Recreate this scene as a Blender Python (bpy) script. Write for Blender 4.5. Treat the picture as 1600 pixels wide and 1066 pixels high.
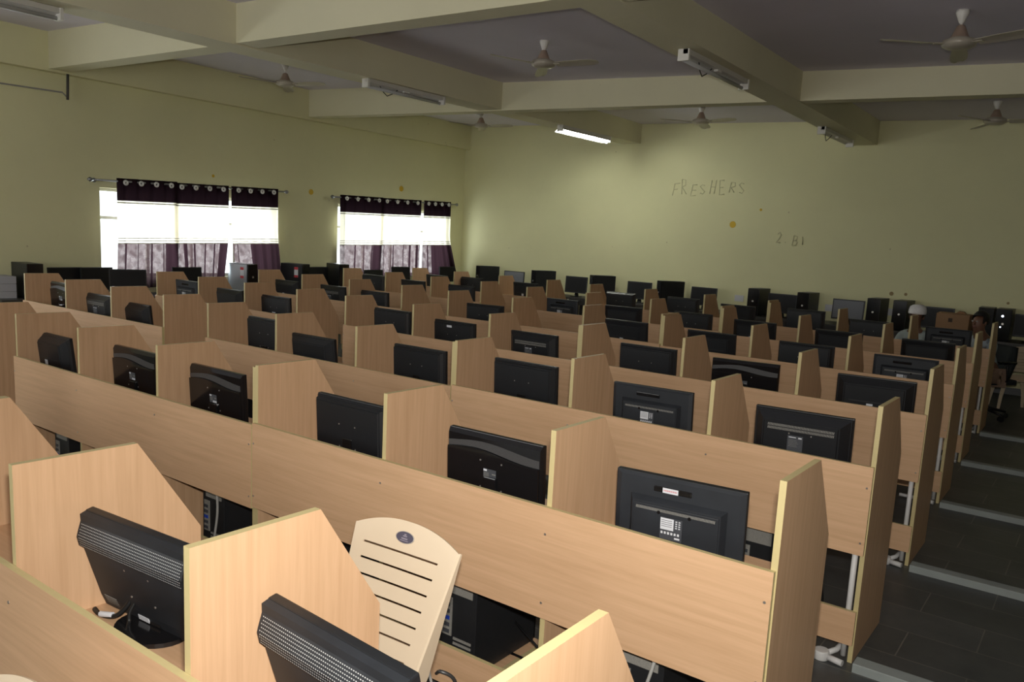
import bpy, bmesh, math, random
from mathutils import Vector, Matrix
random.seed(7)
for o in list(bpy.data.objects): bpy.data.objects.remove(o)
scn = bpy.context.scene
COL = scn.collection
PI = math.pi
SL = .0058                                   # the floor climbs very slightly away from the viewer
def fl(y): return SL*(y-.8)

# ---------------------------------------------------------------- camera
CAMZ = 1.77928
cam_d = bpy.data.cameras.new('camera'); cam = bpy.data.objects.new('camera', cam_d); COL.objects.link(cam)
cam_d.sensor_width = 36; cam_d.lens = 1262.460/1600*36
cam_d.shift_x = -25.035/1600; cam_d.shift_y = 36.497/1600
cam_d.clip_start = .02; cam_d.clip_end = 100
R_ = [[0.807426, 0.587428, 0.054703], [-0.134198, 0.09258, 0.98662], [-0.574504, 0.803964, -0.153583]]
cam.matrix_world = Matrix(((R_[0][0],R_[1][0],-R_[2][0],0),(R_[0][1],R_[1][1],-R_[2][1],0),(R_[0][2],R_[1][2],-R_[2][2],CAMZ),(0,0,0,1)))
scn.camera = cam

# ---------------------------------------------------------------- world, lights, exposure
w = bpy.data.worlds.new('world'); scn.world = w; w.use_nodes = True
w.node_tree.nodes['Background'].inputs[0].default_value = (.95,.98,1,1)
w.node_tree.nodes['Background'].inputs[1].default_value = 3.0
scn.view_settings.view_transform = 'Standard'; scn.view_settings.look = 'None'
scn.view_settings.gamma = 1; scn.view_settings.use_curve_mapping = False
scn.view_settings.exposure = .12
def area(name, loc, target, sx, sy, power, col=(1,1,1), spread=PI):
    d = bpy.data.lights.new(name, 'AREA'); d.shape='RECTANGLE'; d.size=sx; d.size_y=sy; d.energy=power; d.color=col; d.spread=spread
    o = bpy.data.objects.new(name, d); COL.objects.link(o); o.location = loc
    o.rotation_euler = (Vector(target)-Vector(loc)).to_track_quat('-Z','Y').to_euler()
    return o
# the photographer's flash, just above the lens
fd = Vector((R_[2][0], R_[2][1], R_[2][2]))
area('flash', (0.0, 0.02, CAMZ+.11), Vector((0,.02,CAMZ+.11))+fd, .07, .05, 60, (1,.95,.88), math.radians(150))
# daylight outside the two curtained windows in view; last two lamps are added fill at unseen windows
area('daylight', (-11.6, 6.7, 1.7), (0,6.7,1.2), 3.6, 2.0, 180, (.93,.97,1))
area('daylight', (-11.6, 10.6, 1.7), (0,10.6,1.2), 3.6, 2.0, 180, (.93,.97,1))
area('daylight', (-10.95, 1.6, 1.75), (0,1.6,1.2), 2.7, 1.3, 30, (.93,.97,1))  # ambient fill, assumed window out of view on the left
area('daylight', (-5.5, -3.2, 1.9), (-5.5,5,1.4), 4.6, 1.5, 42, (1,.97,.9))  # ambient fill, assumed window behind the camera

# ---------------------------------------------------------------- materials
MATS = {}
def mat(name, col, rough=.6, metal=0, noise=None, bump=0, emit=None, spec=.5, coat=0):
    if name in MATS: return MATS[name]
    m = bpy.data.materials.new(name); m.use_nodes = True; nt = m.node_tree; N = nt.nodes; L = nt.links
    b = N['Principled BSDF']; b.inputs['Base Color'].default_value = (*col,1); b.inputs['Roughness'].default_value = rough
    b.inputs['Metallic'].default_value = metal; b.inputs['Specular IOR Level'].default_value = spec
    b.inputs['Coat Weight'].default_value = coat
    if emit: b.inputs['Emission Color'].default_value = (*emit[0],1); b.inputs['Emission Strength'].default_value = emit[1]
    tc = N.new('ShaderNodeTexCoord')
    if noise:
        sc, amt, det = noise
        n = N.new('ShaderNodeTexNoise'); n.inputs['Scale'].default_value = sc; n.inputs['Detail'].default_value = det
        L.new(tc.outputs['Object'], n.inputs['Vector'])
        mx = N.new('ShaderNodeMix'); mx.data_type='RGBA'
        mx.inputs[6].default_value = (*[c*(1-amt) for c in col],1); mx.inputs[7].default_value = (*[min(1,c*(1+amt)) for c in col],1)
        L.new(n.outputs['Fac'], mx.inputs[0]); L.new(mx.outputs[2], b.inputs['Base Color'])
        if bump:
            bp = N.new('ShaderNodeBump'); bp.inputs['Strength'].default_value = bump; bp.inputs['Distance'].default_value=.01
            L.new(n.outputs['Fac'], bp.inputs['Height']); L.new(bp.outputs['Normal'], b.inputs['Normal'])
    MATS[name] = m; return m
def wood(name, c1, c2, scale):
    m = bpy.data.materials.new(name); m.use_nodes=True; nt=m.node_tree; N=nt.nodes; L=nt.links; b=N['Principled BSDF']
    b.inputs['Roughness'].default_value=.42; b.inputs['Specular IOR Level'].default_value=.35
    tc=N.new('ShaderNodeTexCoord'); oi=N.new('ShaderNodeObjectInfo')
    mp=N.new('ShaderNodeMapping'); mp.inputs['Scale'].default_value=scale
    L.new(tc.outputs['Object'],mp.inputs['Vector'])
    ad=N.new('ShaderNodeVectorMath'); ad.operation='ADD'; sc=N.new('ShaderNodeVectorMath'); sc.operation='SCALE'; sc.inputs[3].default_value=37.
    cb=N.new('ShaderNodeCombineXYZ'); 
    for i in range(3): L.new(oi.outputs['Random'],cb.inputs[i])
    L.new(cb.outputs[0],sc.inputs[0]); L.new(mp.outputs[0],ad.inputs[0]); L.new(sc.outputs[0],ad.inputs[1])
    n=N.new('ShaderNodeTexNoise'); n.inputs['Scale'].default_value=1; n.inputs['Detail'].default_value=5; n.inputs['Roughness'].default_value=.65; n.inputs['Distortion'].default_value=.35
    L.new(ad.outputs[0],n.inputs['Vector'])
    r=N.new('ShaderNodeValToRGB'); r.color_ramp.elements[0].position=.3; r.color_ramp.elements[1].position=.68
    r.color_ramp.elements[0].color=(*c1,1); r.color_ramp.elements[1].color=(*c2,1)
    L.new(n.outputs['Fac'],r.inputs[0])
    hs=N.new('ShaderNodeHueSaturation'); mr=N.new('ShaderNodeMapRange'); mr.inputs[3].default_value=.93; mr.inputs[4].default_value=1.06
    L.new(oi.outputs['Random'],mr.inputs[0]); L.new(mr.outputs[0],hs.inputs['Value']); L.new(r.outputs[0],hs.inputs['Color']); L.new(hs.outputs[0],b.inputs['Base Color'])
    MATS[name]=m; return m
WC1=(.555,.348,.198); WC2=(.655,.424,.254)
W_V = wood('beech_laminate_upright', WC1, WC2, (46,46,2.0))
W_H = wood('beech_laminate_lengthwise', WC1, WC2, (2.0,46,46))
BAND = mat('edge_banding', (.56,.47,.235), .5, noise=(20,.06,2))
BLACK = mat('black_plastic', (.011,.0125,.015), .38, noise=(60,.15,3), spec=.45)
BLACKG = mat('glossy_black_plastic', (.008,.008,.009), .14, spec=.5)
DUSTY = mat('dusty_black_plastic', (.017,.020,.025), .55, noise=(9,.45,4), spec=.4)
GREYV = mat('dusty_vent', (.24,.235,.215), .6, noise=(200,.3,2))
SCREEN = mat('screen_glass', (.010,.010,.012), .45, spec=.25)
MATTE = mat('matte_screen', (.035,.035,.04), .3)
WHITEL = mat('white_label', (.62,.64,.68), .5)
GREYL = mat('printed_grey_label', (.055,.06,.07), .5, noise=(300,.5,2))
INK = mat('label_ink', (.03,.03,.035), .6)
REDL = mat('red_label', (.5,.03,.04), .5)
BLUE = mat('blue_plug', (.02,.06,.42), .4)
SCREWM = mat('screw_metal', (.55,.52,.48), .3, .8)
CABLE = mat('black_cable', (.01,.01,.01), .5)
GCABLE = mat('grey_cable', (.42,.42,.40), .5)
PVC = mat('white_pvc', (.66,.66,.65), .45, noise=(12,.1,2))
CREAM = mat('cream_plastic', (.70,.575,.42), .32, noise=(6,.05,2), spec=.4)
METALD = mat('dark_steel', (.02,.02,.022), .4, .6)
STEEL = mat('galvanised_steel', (.32,.33,.34), .35, .8, noise=(40,.25,3))
WALLP = None
def wall_mat(name, col, rough=.75):
    m = bpy.data.materials.new(name); m.use_nodes=True; nt=m.node_tree; N=nt.nodes; L=nt.links; b=N['Principled BSDF']
    b.inputs['Roughness'].default_value=rough; b.inputs['Specular IOR Level'].default_value=.25
    tc=N.new('ShaderNodeTexCoord')
    n=N.new('ShaderNodeTexNoise'); n.inputs['Scale'].default_value=.9; n.inputs['Detail'].default_value=8; n.inputs['Roughness'].default_value=.6
    L.new(tc.outputs['Object'],n.inputs['Vector'])
    mx=N.new('ShaderNodeMix'); mx.data_type='RGBA'; mx.inputs[6].default_value=(*[c*.9 for c in col],1); mx.inputs[7].default_value=(*[min(1,c*1.08) for c in col],1)
    L.new(n.outputs['Fac'],mx.inputs[0])
    v=N.new('ShaderNodeTexVoronoi'); v.inputs['Scale'].default_value=2.3; v.inputs['Randomness'].default_value=1
    L.new(tc.outputs['Object'],v.inputs['Vector'])
    lt=N.new('ShaderNodeMath'); lt.operation='LESS_THAN'; lt.inputs[1].default_value=.028; L.new(v.outputs['Distance'],lt.inputs[0])
    ml=N.new('ShaderNodeMath'); ml.operation='MULTIPLY'; ml.inputs[1].default_value=.45; L.new(lt.outputs[0],ml.inputs[0])
    m2=N.new('ShaderNodeMix'); m2.data_type='RGBA'; m2.inputs[7].default_value=(col[0]*.45,col[1]*.36,col[2]*.35,1)
    L.new(ml.outputs[0],m2.inputs[0]); L.new(mx.outputs[2],m2.inputs[6]); L.new(m2.outputs[2],b.inputs['Base Color'])
    bp=N.new('ShaderNodeBump'); bp.inputs['Strength'].default_value=.12; bp.inputs['Distance'].default_value=.02
    n2=N.new('ShaderNodeTexNoise'); n2.inputs['Scale'].default_value=14; n2.inputs['Detail'].default_value=6; L.new(tc.outputs['Object'],n2.inputs['Vector'])
    L.new(n2.outputs['Fac'],bp.inputs['Height']); L.new(bp.outputs['Normal'],b.inputs['Normal'])
    MATS[name]=m; return m
WALLP = wall_mat('yellow_distemper', (.74,.715,.44))
BEAMP = wall_mat('cream_beam_paint', (.70,.665,.47))
CEILP = wall_mat('grey_ceiling_wash', (.72,.68,.77))
def floor_mat():
    m = bpy.data.materials.new('dark_stone_tiles'); m.use_nodes=True; nt=m.node_tree; N=nt.nodes; L=nt.links; b=N['Principled BSDF']
    tc=N.new('ShaderNodeTexCoord'); mp=N.new('ShaderNodeMapping'); L.new(tc.outputs['Object'],mp.inputs['Vector'])
    br=N.new('ShaderNodeTexBrick'); br.inputs['Scale'].default_value=1; br.inputs['Brick Width'].default_value=.58; br.inputs['Row Height'].default_value=.29
    br.inputs['Mortar Size'].default_value=.0035; br.inputs['Mortar Smooth'].default_value=.4
    br.inputs['Color1'].default_value=(.064,.070,.072,1); br.inputs['Color2'].default_value=(.084,.090,.092,1); br.inputs['Mortar'].default_value=(.17,.165,.15,1)
    L.new(mp.outputs[0],br.inputs['Vector'])
    n=N.new('ShaderNodeTexNoise'); n.inputs['Scale'].default_value=3.1; n.inputs['Detail'].default_value=9; n.inputs['Roughness'].default_value=.7; L.new(tc.outputs['Object'],n.inputs['Vector'])
    mx=N.new('ShaderNodeMix'); mx.data_type='RGBA'; mx.blend_type='MULTIPLY'; mx.inputs[0].default_value=.8
    r=N.new('ShaderNodeValToRGB'); r.color_ramp.elements[0].position=.3; r.color_ramp.elements[0].color=(.55,.56,.56,1); r.color_ramp.elements[1].position=.75; r.color_ramp.elements[1].color=(1.25,1.2,1.12,1)
    L.new(n.outputs['Fac'],r.inputs[0]); L.new(br.outputs['Color'],mx.inputs[6]); L.new(r.outputs[0],mx.inputs[7]); L.new(mx.outputs[2],b.inputs['Base Color'])
    b.inputs['Roughness'].default_value=.42
    MATS['floor']=m; return m
FLOORM = floor_mat()
RIDGEM = mat('grey_cement_ridge', (.30,.335,.325), .6, noise=(9,.14,5))
SKIRT = mat('grey_skirting', (.13,.14,.15), .5, noise=(5,.1,4))

# ---------------------------------------------------------------- mesh helpers
def bx(bm, x0,x1,y0,y1,z0,z1, mi=0, bev=0):
    vs=[bm.verts.new((x,y,z)) for z in (z0,z1) for y in (y0,y1) for x in (x0,x1)]
    fs=[bm.faces.new([vs[i] for i in f]) for f in ((0,2,3,1),(4,5,7,6),(0,1,5,4),(2,6,7,3),(0,4,6,2),(1,3,7,5))]
    for f in fs: f.material_index=mi
    if bev:
        es=list({e for f in fs for e in f.edges})
        r=bmesh.ops.bevel(bm, geom=es, offset=bev, segments=2, affect='EDGES', profile=.6)
        for f in r['faces']: f.material_index=mi
    return fs
def prism(bm, pts, axis, a, b, mi=0, mi_edge=None):
    """extrude a 2D outline along axis ('x': pts are (y,z); 'y': (x,z); 'z': (x,y)) from a to b"""
    def P(p,t): return {'x':(t,p[0],p[1]),'y':(p[0],t,p[1]),'z':(p[0],p[1],t)}[axis]
    A=[bm.verts.new(P(p,a)) for p in pts]; B=[bm.verts.new(P(p,b)) for p in pts]
    f=[bm.faces.new(A), bm.faces.new(B[::-1])]
    for q in f: q.material_index=mi
    n=len(pts); sd=[]
    for i in range(n):
        q=bm.faces.new((A[i],B[i],B[(i+1)%n],A[(i+1)%n])); q.material_index = mi if mi_edge is None else mi_edge; sd.append(q)
    return f+sd
def tube(bm, pts, r, n=8, mi=0, caps=True):
    pts=[Vector(p) for p in pts]; rings=[]
    rr = r if isinstance(r,(list,tuple)) else [r]*len(pts)
    prev=None
    for i,p in enumerate(pts):
        t=(pts[min(i+1,len(pts)-1)]-pts[max(i-1,0)]).normalized()
        if prev is None:
            u=t.orthogonal().normalized()
        else:
            u=(prev-t*prev.dot(t)); u = u.normalized() if u.length>1e-6 else t.orthogonal().normalized()
        prev=u; v=t.cross(u)
        rings.append([bm.verts.new(p+(u*math.cos(2*PI*k/n)+v*math.sin(2*PI*k/n))*rr[i]) for k in range(n)])
    for a,b in zip(rings,rings[1:]):
        for k in range(n):
            f=bm.faces.new((a[k],a[(k+1)%n],b[(k+1)%n],b[k])); f.material_index=mi; f.smooth=True
    if caps:
        f=bm.faces.new(rings[0][::-1]); f.material_index=mi; f=bm.faces.new(rings[-1]); f.material_index=mi
def lathe(bm, prof, c=(0,0,0), n=24, mi=0):
    rings=[]
    for r,z in prof:
        rings.append([bm.verts.new((c[0]+max(r,1e-4)*math.cos(2*PI*k/n),c[1]+max(r,1e-4)*math.sin(2*PI*k/n),c[2]+z)) for k in range(n)])
    for a,b in zip(rings,rings[1:]):
        for k in range(n):
            f=bm.faces.new((a[k],a[(k+1)%n],b[(k+1)%n],b[k])); f.material_index=mi; f.smooth=True
    f=bm.faces.new(rings[0][::-1]); f.material_index=mi; f=bm.faces.new(rings[-1]); f.material_index=mi
def disc(bm, c, r, axis='y', t=.001, n=14, mi=0):
    pts=[(math.cos(2*PI*k/n)*r,math.sin(2*PI*k/n)*r) for k in range(n)]
    if axis=='y': prism(bm,[(c[0]+a,c[2]+b) for a,b in pts],'y',c[1]-t,c[1]+t,mi)
    elif axis=='x': prism(bm,[(c[1]+a,c[2]+b) for a,b in pts],'x',c[0]-t,c[0]+t,mi)
    else: prism(bm,[(c[0]+a,c[1]+b) for a,b in pts],'z',c[2]-t,c[2]+t,mi)
def obj(name, bm, mats, parent=None, smooth=False):
    bmesh.ops.recalc_face_normals(bm, faces=bm.faces)
    me=bpy.data.meshes.new(name); bm.to_mesh(me); bm.free()
    for m in (mats if isinstance(mats,(list,tuple)) else [mats]): me.materials.append(m)
    if smooth: me.polygons.foreach_set('use_smooth',[True]*len(me.polygons))
    o=bpy.data.objects.new(name, me); COL.objects.link(o)
    if parent: o.parent=parent
    return o
def tag(o, label=None, cat=None, group=None, kind=None):
    if label: o['label']=label
    if cat: o['category']=cat
    if group: o['group']=group
    if kind: o['kind']=kind
    return o
def thing(name, label, cat, loc=(0,0,0), rz=0, group=None):
    o=bpy.data.objects.new(name,None); COL.objects.link(o); o.empty_display_size=.1
    o.location=loc; o.rotation_euler=(0,0,rz); return tag(o,label,cat,group)
def kids(o): return CH.get(o.name, [])
def copy_tree(o, parent=None):
    c=o.copy(); COL.objects.link(c)
    if parent: c.parent=parent
    for ch in list(o.children): copy_tree(ch,c)
    return c
def B(): return bmesh.new()

# ---------------------------------------------------------------- the room
XL, YW, XR, YB = -10.73, 12.5, 7.2, -3.4
def struct(name, bm, m): return tag(obj(name,bm,m), kind='structure')
bm=B(); vs=[bm.verts.new(p) for p in ((XL-.2,YB-.2,fl(YB)),(XR+.2,YB-.2,fl(YB)),(XR+.2,YW+.2,fl(YW)),(XL-.2,YW+.2,fl(YW)))]
lo=[bm.verts.new((v.co.x,v.co.y,v.co.z-.15)) for v in vs]
bm.faces.new(vs); bm.faces.new(lo[::-1])
for i in range(4): bm.faces.new((vs[i],lo[i],lo[(i+1)%4],vs[(i+1)%4]))
struct('floor',bm,FLOORM)
def ceil_z(x): return 3.63-.025*x
bm=B(); prism(bm,[(XL-.2,ceil_z(XL)),(XR+.2,ceil_z(XR)),(XR+.2,4.2),(XL-.2,4.2)],'y',YB-.2,YW+.2); struct('ceiling',bm,CEILP)
bm=B(); bx(bm,XL-.2,XR+.2,YW,YW+.2,-.2,4.15); struct('wall_far',bm,WALLP)
def wall_with_holes(bm, axis, at, th, a0,a1,z0,z1, holes):
    """solid wall with rectangular openings; axis 'x': the wall lies at x=at and runs along y"""
    cur=a0
    def bb(s0,s1,q0,q1):
        if axis=='x': bx(bm,at-th,at,s0,s1,q0,q1)
        else: bx(bm,s0,s1,at-th,at,q0,q1)
    for h0,h1,k0,k1 in holes:
        bb(cur,h0,z0,z1); bb(h0,h1,z0,k0); bb(h0,h1,k1,z1); cur=h1
    bb(cur,a1,z0,z1)
WIN=[(5.33,8.02,.98,2.13),(9.28,12.0,.98,2.18)]
bm=B(); wall_with_holes(bm,'x',XL,.2,YB-.2,YW+.2,-.2,4.15,[(.3,2.9,1.1,2.35)]+WIN); struct('wall_left',bm,WALLP)
bm=B(); bx(bm,XR,XR+.2,YB-.2,YW+.2,-.2,4.15); struct('wall_right',bm,WALLP)
bm=B(); wall_with_holes(bm,'y',YB,.2,XL-.2,XR+.2,-.2,4.15,[(-7.9,-3.1,1.1,2.7)]); struct('wall_back',bm,WALLP)
# windows: steel frames with glass and bars
FRAME=mat('window_frame_paint',(.55,.53,.5),.5)
GLASS=bpy.data.materials.new('window_glass'); GLASS.use_nodes=True
_n=GLASS.node_tree.nodes; _n.remove(_n['Principled BSDF']); _t=_n.new('ShaderNodeBsdfTransparent'); _t.inputs[0].default_value=(.93,.96,.96,1); _g=_n.new('ShaderNodeBsdfGlossy'); _g.inputs['Roughness'].default_value=.02
_mx=_n.new('ShaderNodeMixShader'); _mx.inputs[0].default_value=.05; GLASS.node_tree.links.new(_t.outputs[0],_mx.inputs[1]); GLASS.node_tree.links.new(_g.outputs[0],_mx.inputs[2]); GLASS.node_tree.links.new(_mx.outputs[0],_n['Material Output'].inputs[0])
for i,(a,b,c,d) in enumerate(WIN):
    bm=B(); x0,x1=XL-.15,XL-.11
    for y in (a,b-.04,(a+b)/2-.02,a+(b-a)/4,b-(b-a)/4): bx(bm,x0,x1,y,y+.04,c,d)
    for z in (c,d-.04,d-.4): bx(bm,x0,x1,a,b,z,z+.04)
    f=struct('window_%d'%(i+1),bm,FRAME)
    bm=B(); bx(bm,XL-.135,XL-.13,a+.02,b-.02,c+.02,d-.02); obj('window_pane',bm,GLASS,f)
    bm=B(); bx(bm,XL-.1,XL+.03,a-.03,b+.03,c-.04,c); obj('window_sill',bm,BEAMP,f)
# ceiling beams
def beam(name, pts0, pts1, w, axis):
    """pts: (x,y,zbottom) at both ends of the near/right edge; w = width away from it"""
    bm=B(); (xa,ya,za),(xb,yb,zb)=pts0,pts1; top=.55
    if axis=='y': q=[(xa,ya),(xb,yb),(xb-w,yb),(xa-w,ya)]; z=[za,zb,zb,za]
    else: q=[(xa,ya),(xb,yb),(xb,yb+w),(xa,ya+w)]; z=[za,zb,zb,za]
    lo=[bm.verts.new((p[0],p[1],zz)) for p,zz in zip(q,z)]; hi=[bm.verts.new((p[0],p[1],4.05)) for p in q]
    bm.faces.new(lo); bm.faces.new(hi[::-1])
    for i in range(4): bm.faces.new((lo[i],lo[(i+1)%4],hi[(i+1)%4],hi[i]))
    return struct(name,bm,BEAMP)
beam('trim_1',(-7.16,YB,3.385),(-6.84,YW,3.475),.36,'y')
beam('trim_2',(-2.96,YB,3.46),(-3.02,YW,3.37),.33,'y')
beam('trim_3',(XL,4.71,3.468),(XR,5.05,3.36),.23,'x')
beam('trim_4',(XL,8.55,3.485),(XR,9.49,3.285),.2,'x')
beam('trim_5',(XL,.6,3.47),(XR,.73,3.36),.23,'x')
bm=B(); bx(bm,XL,XL+.12,YB,YW,3.44,4.05); struct('trim_6',bm,WALLP)
bm=B(); bx(bm,XL,XR,YW-.02,YW,fl(YW)-.02,fl(YW)+.09); struct('baseboard_far',bm,SKIRT)
bm=B()
vs=[bm.verts.new(p) for p in [(XL,YB,fl(YB)-.02),(XL+.02,YB,fl(YB)-.02),(XL+.02,YW,fl(YW)-.02),(XL,YW,fl(YW)-.02)]]; hs=[bm.verts.new(v.co+Vector((0,0,.12))) for v in vs]
bm.faces.new(vs[::-1]); bm.faces.new(hs)
for i in range(4): bm.faces.new((vs[i],vs[(i+1)%4],hs[(i+1)%4],hs[i]))
struct('baseboard_left',bm,SKIRT)

# ---------------------------------------------------------------- cubicle desks
ROWS = {'Z': (0.832, [-0.644, -1.388, -2.161, -2.99, -3.79, -4.59, -5.39], [1.157, 1.157]), 'A': (2.184, [-0.68, -1.45, -2.24, -3.073, -3.876, -4.693, -5.483, -6.08, -6.9, -7.72, -8.54], [1.156, 1.146, 1.158]), 'B': (3.565, [-0.735, -1.48, -2.268, -3.101, -3.933, -4.759, -5.589, -6.209, -7.04, -7.864, -8.708], [1.168, 1.159, 1.171]), 'C': (4.957, [-0.776, -1.512, -2.286, -3.111, -3.945, -4.773, -5.616, -6.3, -7.124, -7.938, -8.757], [1.183, 1.18, 1.183]), 'D': (6.414, [-0.853, -1.595, -2.364, -3.182, -3.99, -4.824, -5.672, -6.355, -7.205, -8.056, -8.915], [1.179, 1.192, 1.199]), 'E': (7.886, [-0.921, -1.672, -2.443, -3.249, -4.057, -4.883, -5.721, -6.434, -7.285, -8.132, -8.985], [1.185, 1.205, 1.218]), 'F': (9.373, [-0.959, -1.727, -2.476, -3.283, -4.091, -4.916, -5.752, -6.459, -7.315, -8.184, -9.058], [1.19, 1.216, 1.222])}
MON = {'Z': [(-1.329, 1.021), (-2.124, 1.001)], 'A': [(-1.285, 1.034), (-2.04, 1.04), (-2.828, 1.05), (-3.829, 1.046), (-4.607, 1.049), (-5.572, 1.024)], 'B': [(-1.314, 1.059), (-2.097, 1.055), (-2.91, 1.077), (-3.743, 1.061), (-4.678, 1.033), (-5.304, 1.085), (-7.135, 1.023), (-7.768, 1.057), (-8.507, 1.109)], 'C': [(-1.314, 1.069), (-2.138, 1.058), (-2.848, 1.073), (-3.839, 1.058), (-4.664, 1.061), (-5.402, 1.09), (-7.054, 1.067), (-7.825, 1.078), (-8.643, 1.108)], 'D': [(-1.417, 1.061), (-2.177, 1.066), (-2.991, 1.072), (-3.833, 1.083), None, (-5.551, 1.072), (-7.171, 1.077), (-7.891, 1.089), (-8.767, 1.088)], 'E': [(-1.529, 1.064), (-2.318, 1.067), (-3.153, 1.076), (-3.845, 1.092), (-4.711, 1.08), (-5.527, 1.09), (-7.114, 1.13), (-7.974, 1.135), (-8.756, 1.151)], 'F': [(-1.591, 1.083), (-2.382, 1.085), (-3.104, 1.14), (-3.927, 1.119), (-4.665, 1.143), (-5.575, 1.134), (-7.156, 1.146), (-8.185, 1.147), (-8.896, 1.137)]}
T=.02
ROWN={'Z':'nearest row','A':'second row','B':'third row','C':'fourth row','D':'fifth row','E':'sixth row','F':'last row'}
UNITN=['aisle-end','middle','window-side']
DIV_PROF=lambda top:[(0,0),(0,top),(.318,top),(.508,top-.29),(.508,.0)]
def make_unit(k, u, xs, top, y):
    """xs: left edges of the four dividers, aisle side first"""
    z0=fl(y); H=top-z0; ox=xs[3]
    t=thing('cubicle_desk', 'beech laminate three-bay cubicle desk, %s unit of the %s'%(UNITN[u],ROWN[k]), 'desk', (ox,y,z0), 0, 'cubicle desks in rows')
    for i,x in enumerate(xs):
        bm=B(); fs=prism(bm,DIV_PROF(H),'x',0,T,0,1)
        d=obj('divider',bm,[W_V,BAND],t); d.location=(x-ox,0,0)
    w=xs[0]+T-ox
    bm=B(); g=.0015
    for f in bx(bm,g,w-g-.003,-.018,-.001,H-.655,H-.262): 
        f.normal_update(); f.material_index = 0 if abs(f.normal.y)>.5 else 1
    bp=obj('back_panel',bm,[W_H,BAND],t)
    n=3
    for i in range(n):
        xa=(xs[3-i]+T-ox); 
        for zz in (H-.355,H-.60):
            bm=B(); disc(bm,(xa-.008 if i else .012,-.0185,zz),.0045,'y',.0012,10); obj('screw',bm,SCREWM,bp)
    for zz in (H-.355,H-.60):
        bm=B(); disc(bm,(w-.022,-.0185,zz),.0045,'y',.0012,10); obj('screw',bm,SCREWM,bp)
    bm=B()
    for f in bx(bm,g,w-g-.003,-.018,-.001,.085,.24):
        f.normal_update(); f.material_index = 0 if abs(f.normal.y)>.5 else 1
    obj('bottom_rail',bm,[W_H,BAND],t)
    for i in range(3):
        a=xs[3-i]+T-ox; b=xs[2-i]-ox
        bm=B()
        for f in bx(bm,a+.001,b-.001,.03,.50,H-.455,H-.437): f.material_index=0
        obj('desktop',bm,[W_H,BAND],t)
    return t
for k,(y,xs,tops) in ROWS.items():
    for u,top in enumerate(tops):
        q=xs[0:4] if u==0 else (xs[3:7] if u==1 else xs[7:11])
        q=list(q)
        if u==0: q[3]=xs[3]+T           # two units stand side by side here
        if k=='A' and u==2: pass
        make_unit(k,u,q,top,y)

# cable ridges across the floor under each row
n=0
for i,(k,dy) in enumerate((('B',-.078),('C',-.085),('D',-.10),('E',-.11),('F',-.12))):
    y=ROWS[k][0]+dy; z=fl(y); bm=B()
    prism(bm,[(y,z-.02),(y,z+.036),(y+.004,z+.040),(y+.078,z+.040),(y+.084,z-.02)],'x',ROWS[k][1][0]+.04,XR); struct('trim_%d'%(8+i),bm,RIDGEM)

# ---------------------------------------------------------------- monitors
GREYP=mat('light_vent_holes',(.45,.46,.46),.5)
def tiltm(bm, deg, pz=.10):
    bmesh.ops.rotate(bm, cent=(0,0,pz), matrix=Matrix.Rotation(math.radians(deg),3,'X'), verts=bm.verts)
def frustum(bm, y0,r0, y1,r1, mi=0):
    a=[bm.verts.new((x,y0,z)) for x,z in ((r0[0],r0[2]),(r0[1],r0[2]),(r0[1],r0[3]),(r0[0],r0[3]))]
    b=[bm.verts.new((x,y1,z)) for x,z in ((r1[0],r1[2]),(r1[1],r1[2]),(r1[1],r1[3]),(r1[0],r1[3]))]
    fs=[bm.faces.new(a[::-1]),bm.faces.new(b)]
    for i in range(4): fs.append(bm.faces.new((a[i],a[(i+1)%4],b[(i+1)%4],b[i])))
    for f in fs: f.material_index=mi
    return fs
HW=.2225; ZB,ZT=.045,.335
def rating_label(t, x, z, y, w, h, white, tilt):
    bm=B(); bx(bm,x-w/2,x+w/2,y-.0012,y,z-h/2,z+h/2,0)
    if white=='split':
        bx(bm,x-w*.48,x+w*.12,y-.0018,y-.001,z-h*.05,z+h*.48,1)
        for j in range(4): bx(bm,x-w*.44,x+w*.05,y-.0021,y-.0017,z+h*(.10+.09*j),z+h*(.12+.09*j),2)
        for j in range(6):
            a=x-w*.45+w*.15*j; bx(bm,a,a+w*.09,y-.0018,y-.001,z-h*.25,z-h*.14,1)
        for j in range(4):
            for q in range(2): bx(bm,x+w*(.2+.14*q),x+w*(.28+.14*q),y-.0018,y-.001,z+h*(.08+.1*j),z+h*(.13+.1*j),1)
        bx(bm,x+w*.18,x+w*.42,y-.0018,y-.001,z-h*.42,z-h*.34,1)
    elif white=='wave':
        bx(bm,x-w*.48,x-w*.22,y-.0018,y-.001,z+h*.28,z+h*.46,1)
        bx(bm,x-w*.02,x+w*.48,y-.0018,y-.001,z-h*.46,z-h*.24,1)
        bx(bm,x+w*.06,x+w*.40,y-.0021,y-.0017,z-h*.38,z-h*.33,2)
        for j in range(4): bx(bm,x-w*.46,x-w*.06,y-.0018,y-.001,z+h*(.12-.11*j),z+h*(.15-.11*j),3)
        for j in range(3): bx(bm,x+w*(.2+.1*j),x+w*(.26+.1*j),y-.0018,y-.001,z+h*.02,z+h*.14,3)
    elif white=='dark':
        bx(bm,x-w*.42,x+w*.05,y-.0018,y-.001,z+h*.36,z+h*.41,1)
        bx(bm,x+w*.2,x+w*.42,y-.0018,y-.001,z+h*.33,z+h*.41,1)
        for j in range(5): bx(bm,x-w*.42,x+w*(.1+.06*(j%3)),y-.0018,y-.001,z+h*(.2-.1*j),z+h*(.215-.1*j),3)
    else:
        bx(bm,x-w*.5,x+w*.5,y-.0018,y-.001,z-h*.5,z+h*.5,1)
    tiltm(bm,tilt); obj('rating_label',bm,[GREYL,WHITEL,INK,GREYV],t)
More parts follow.
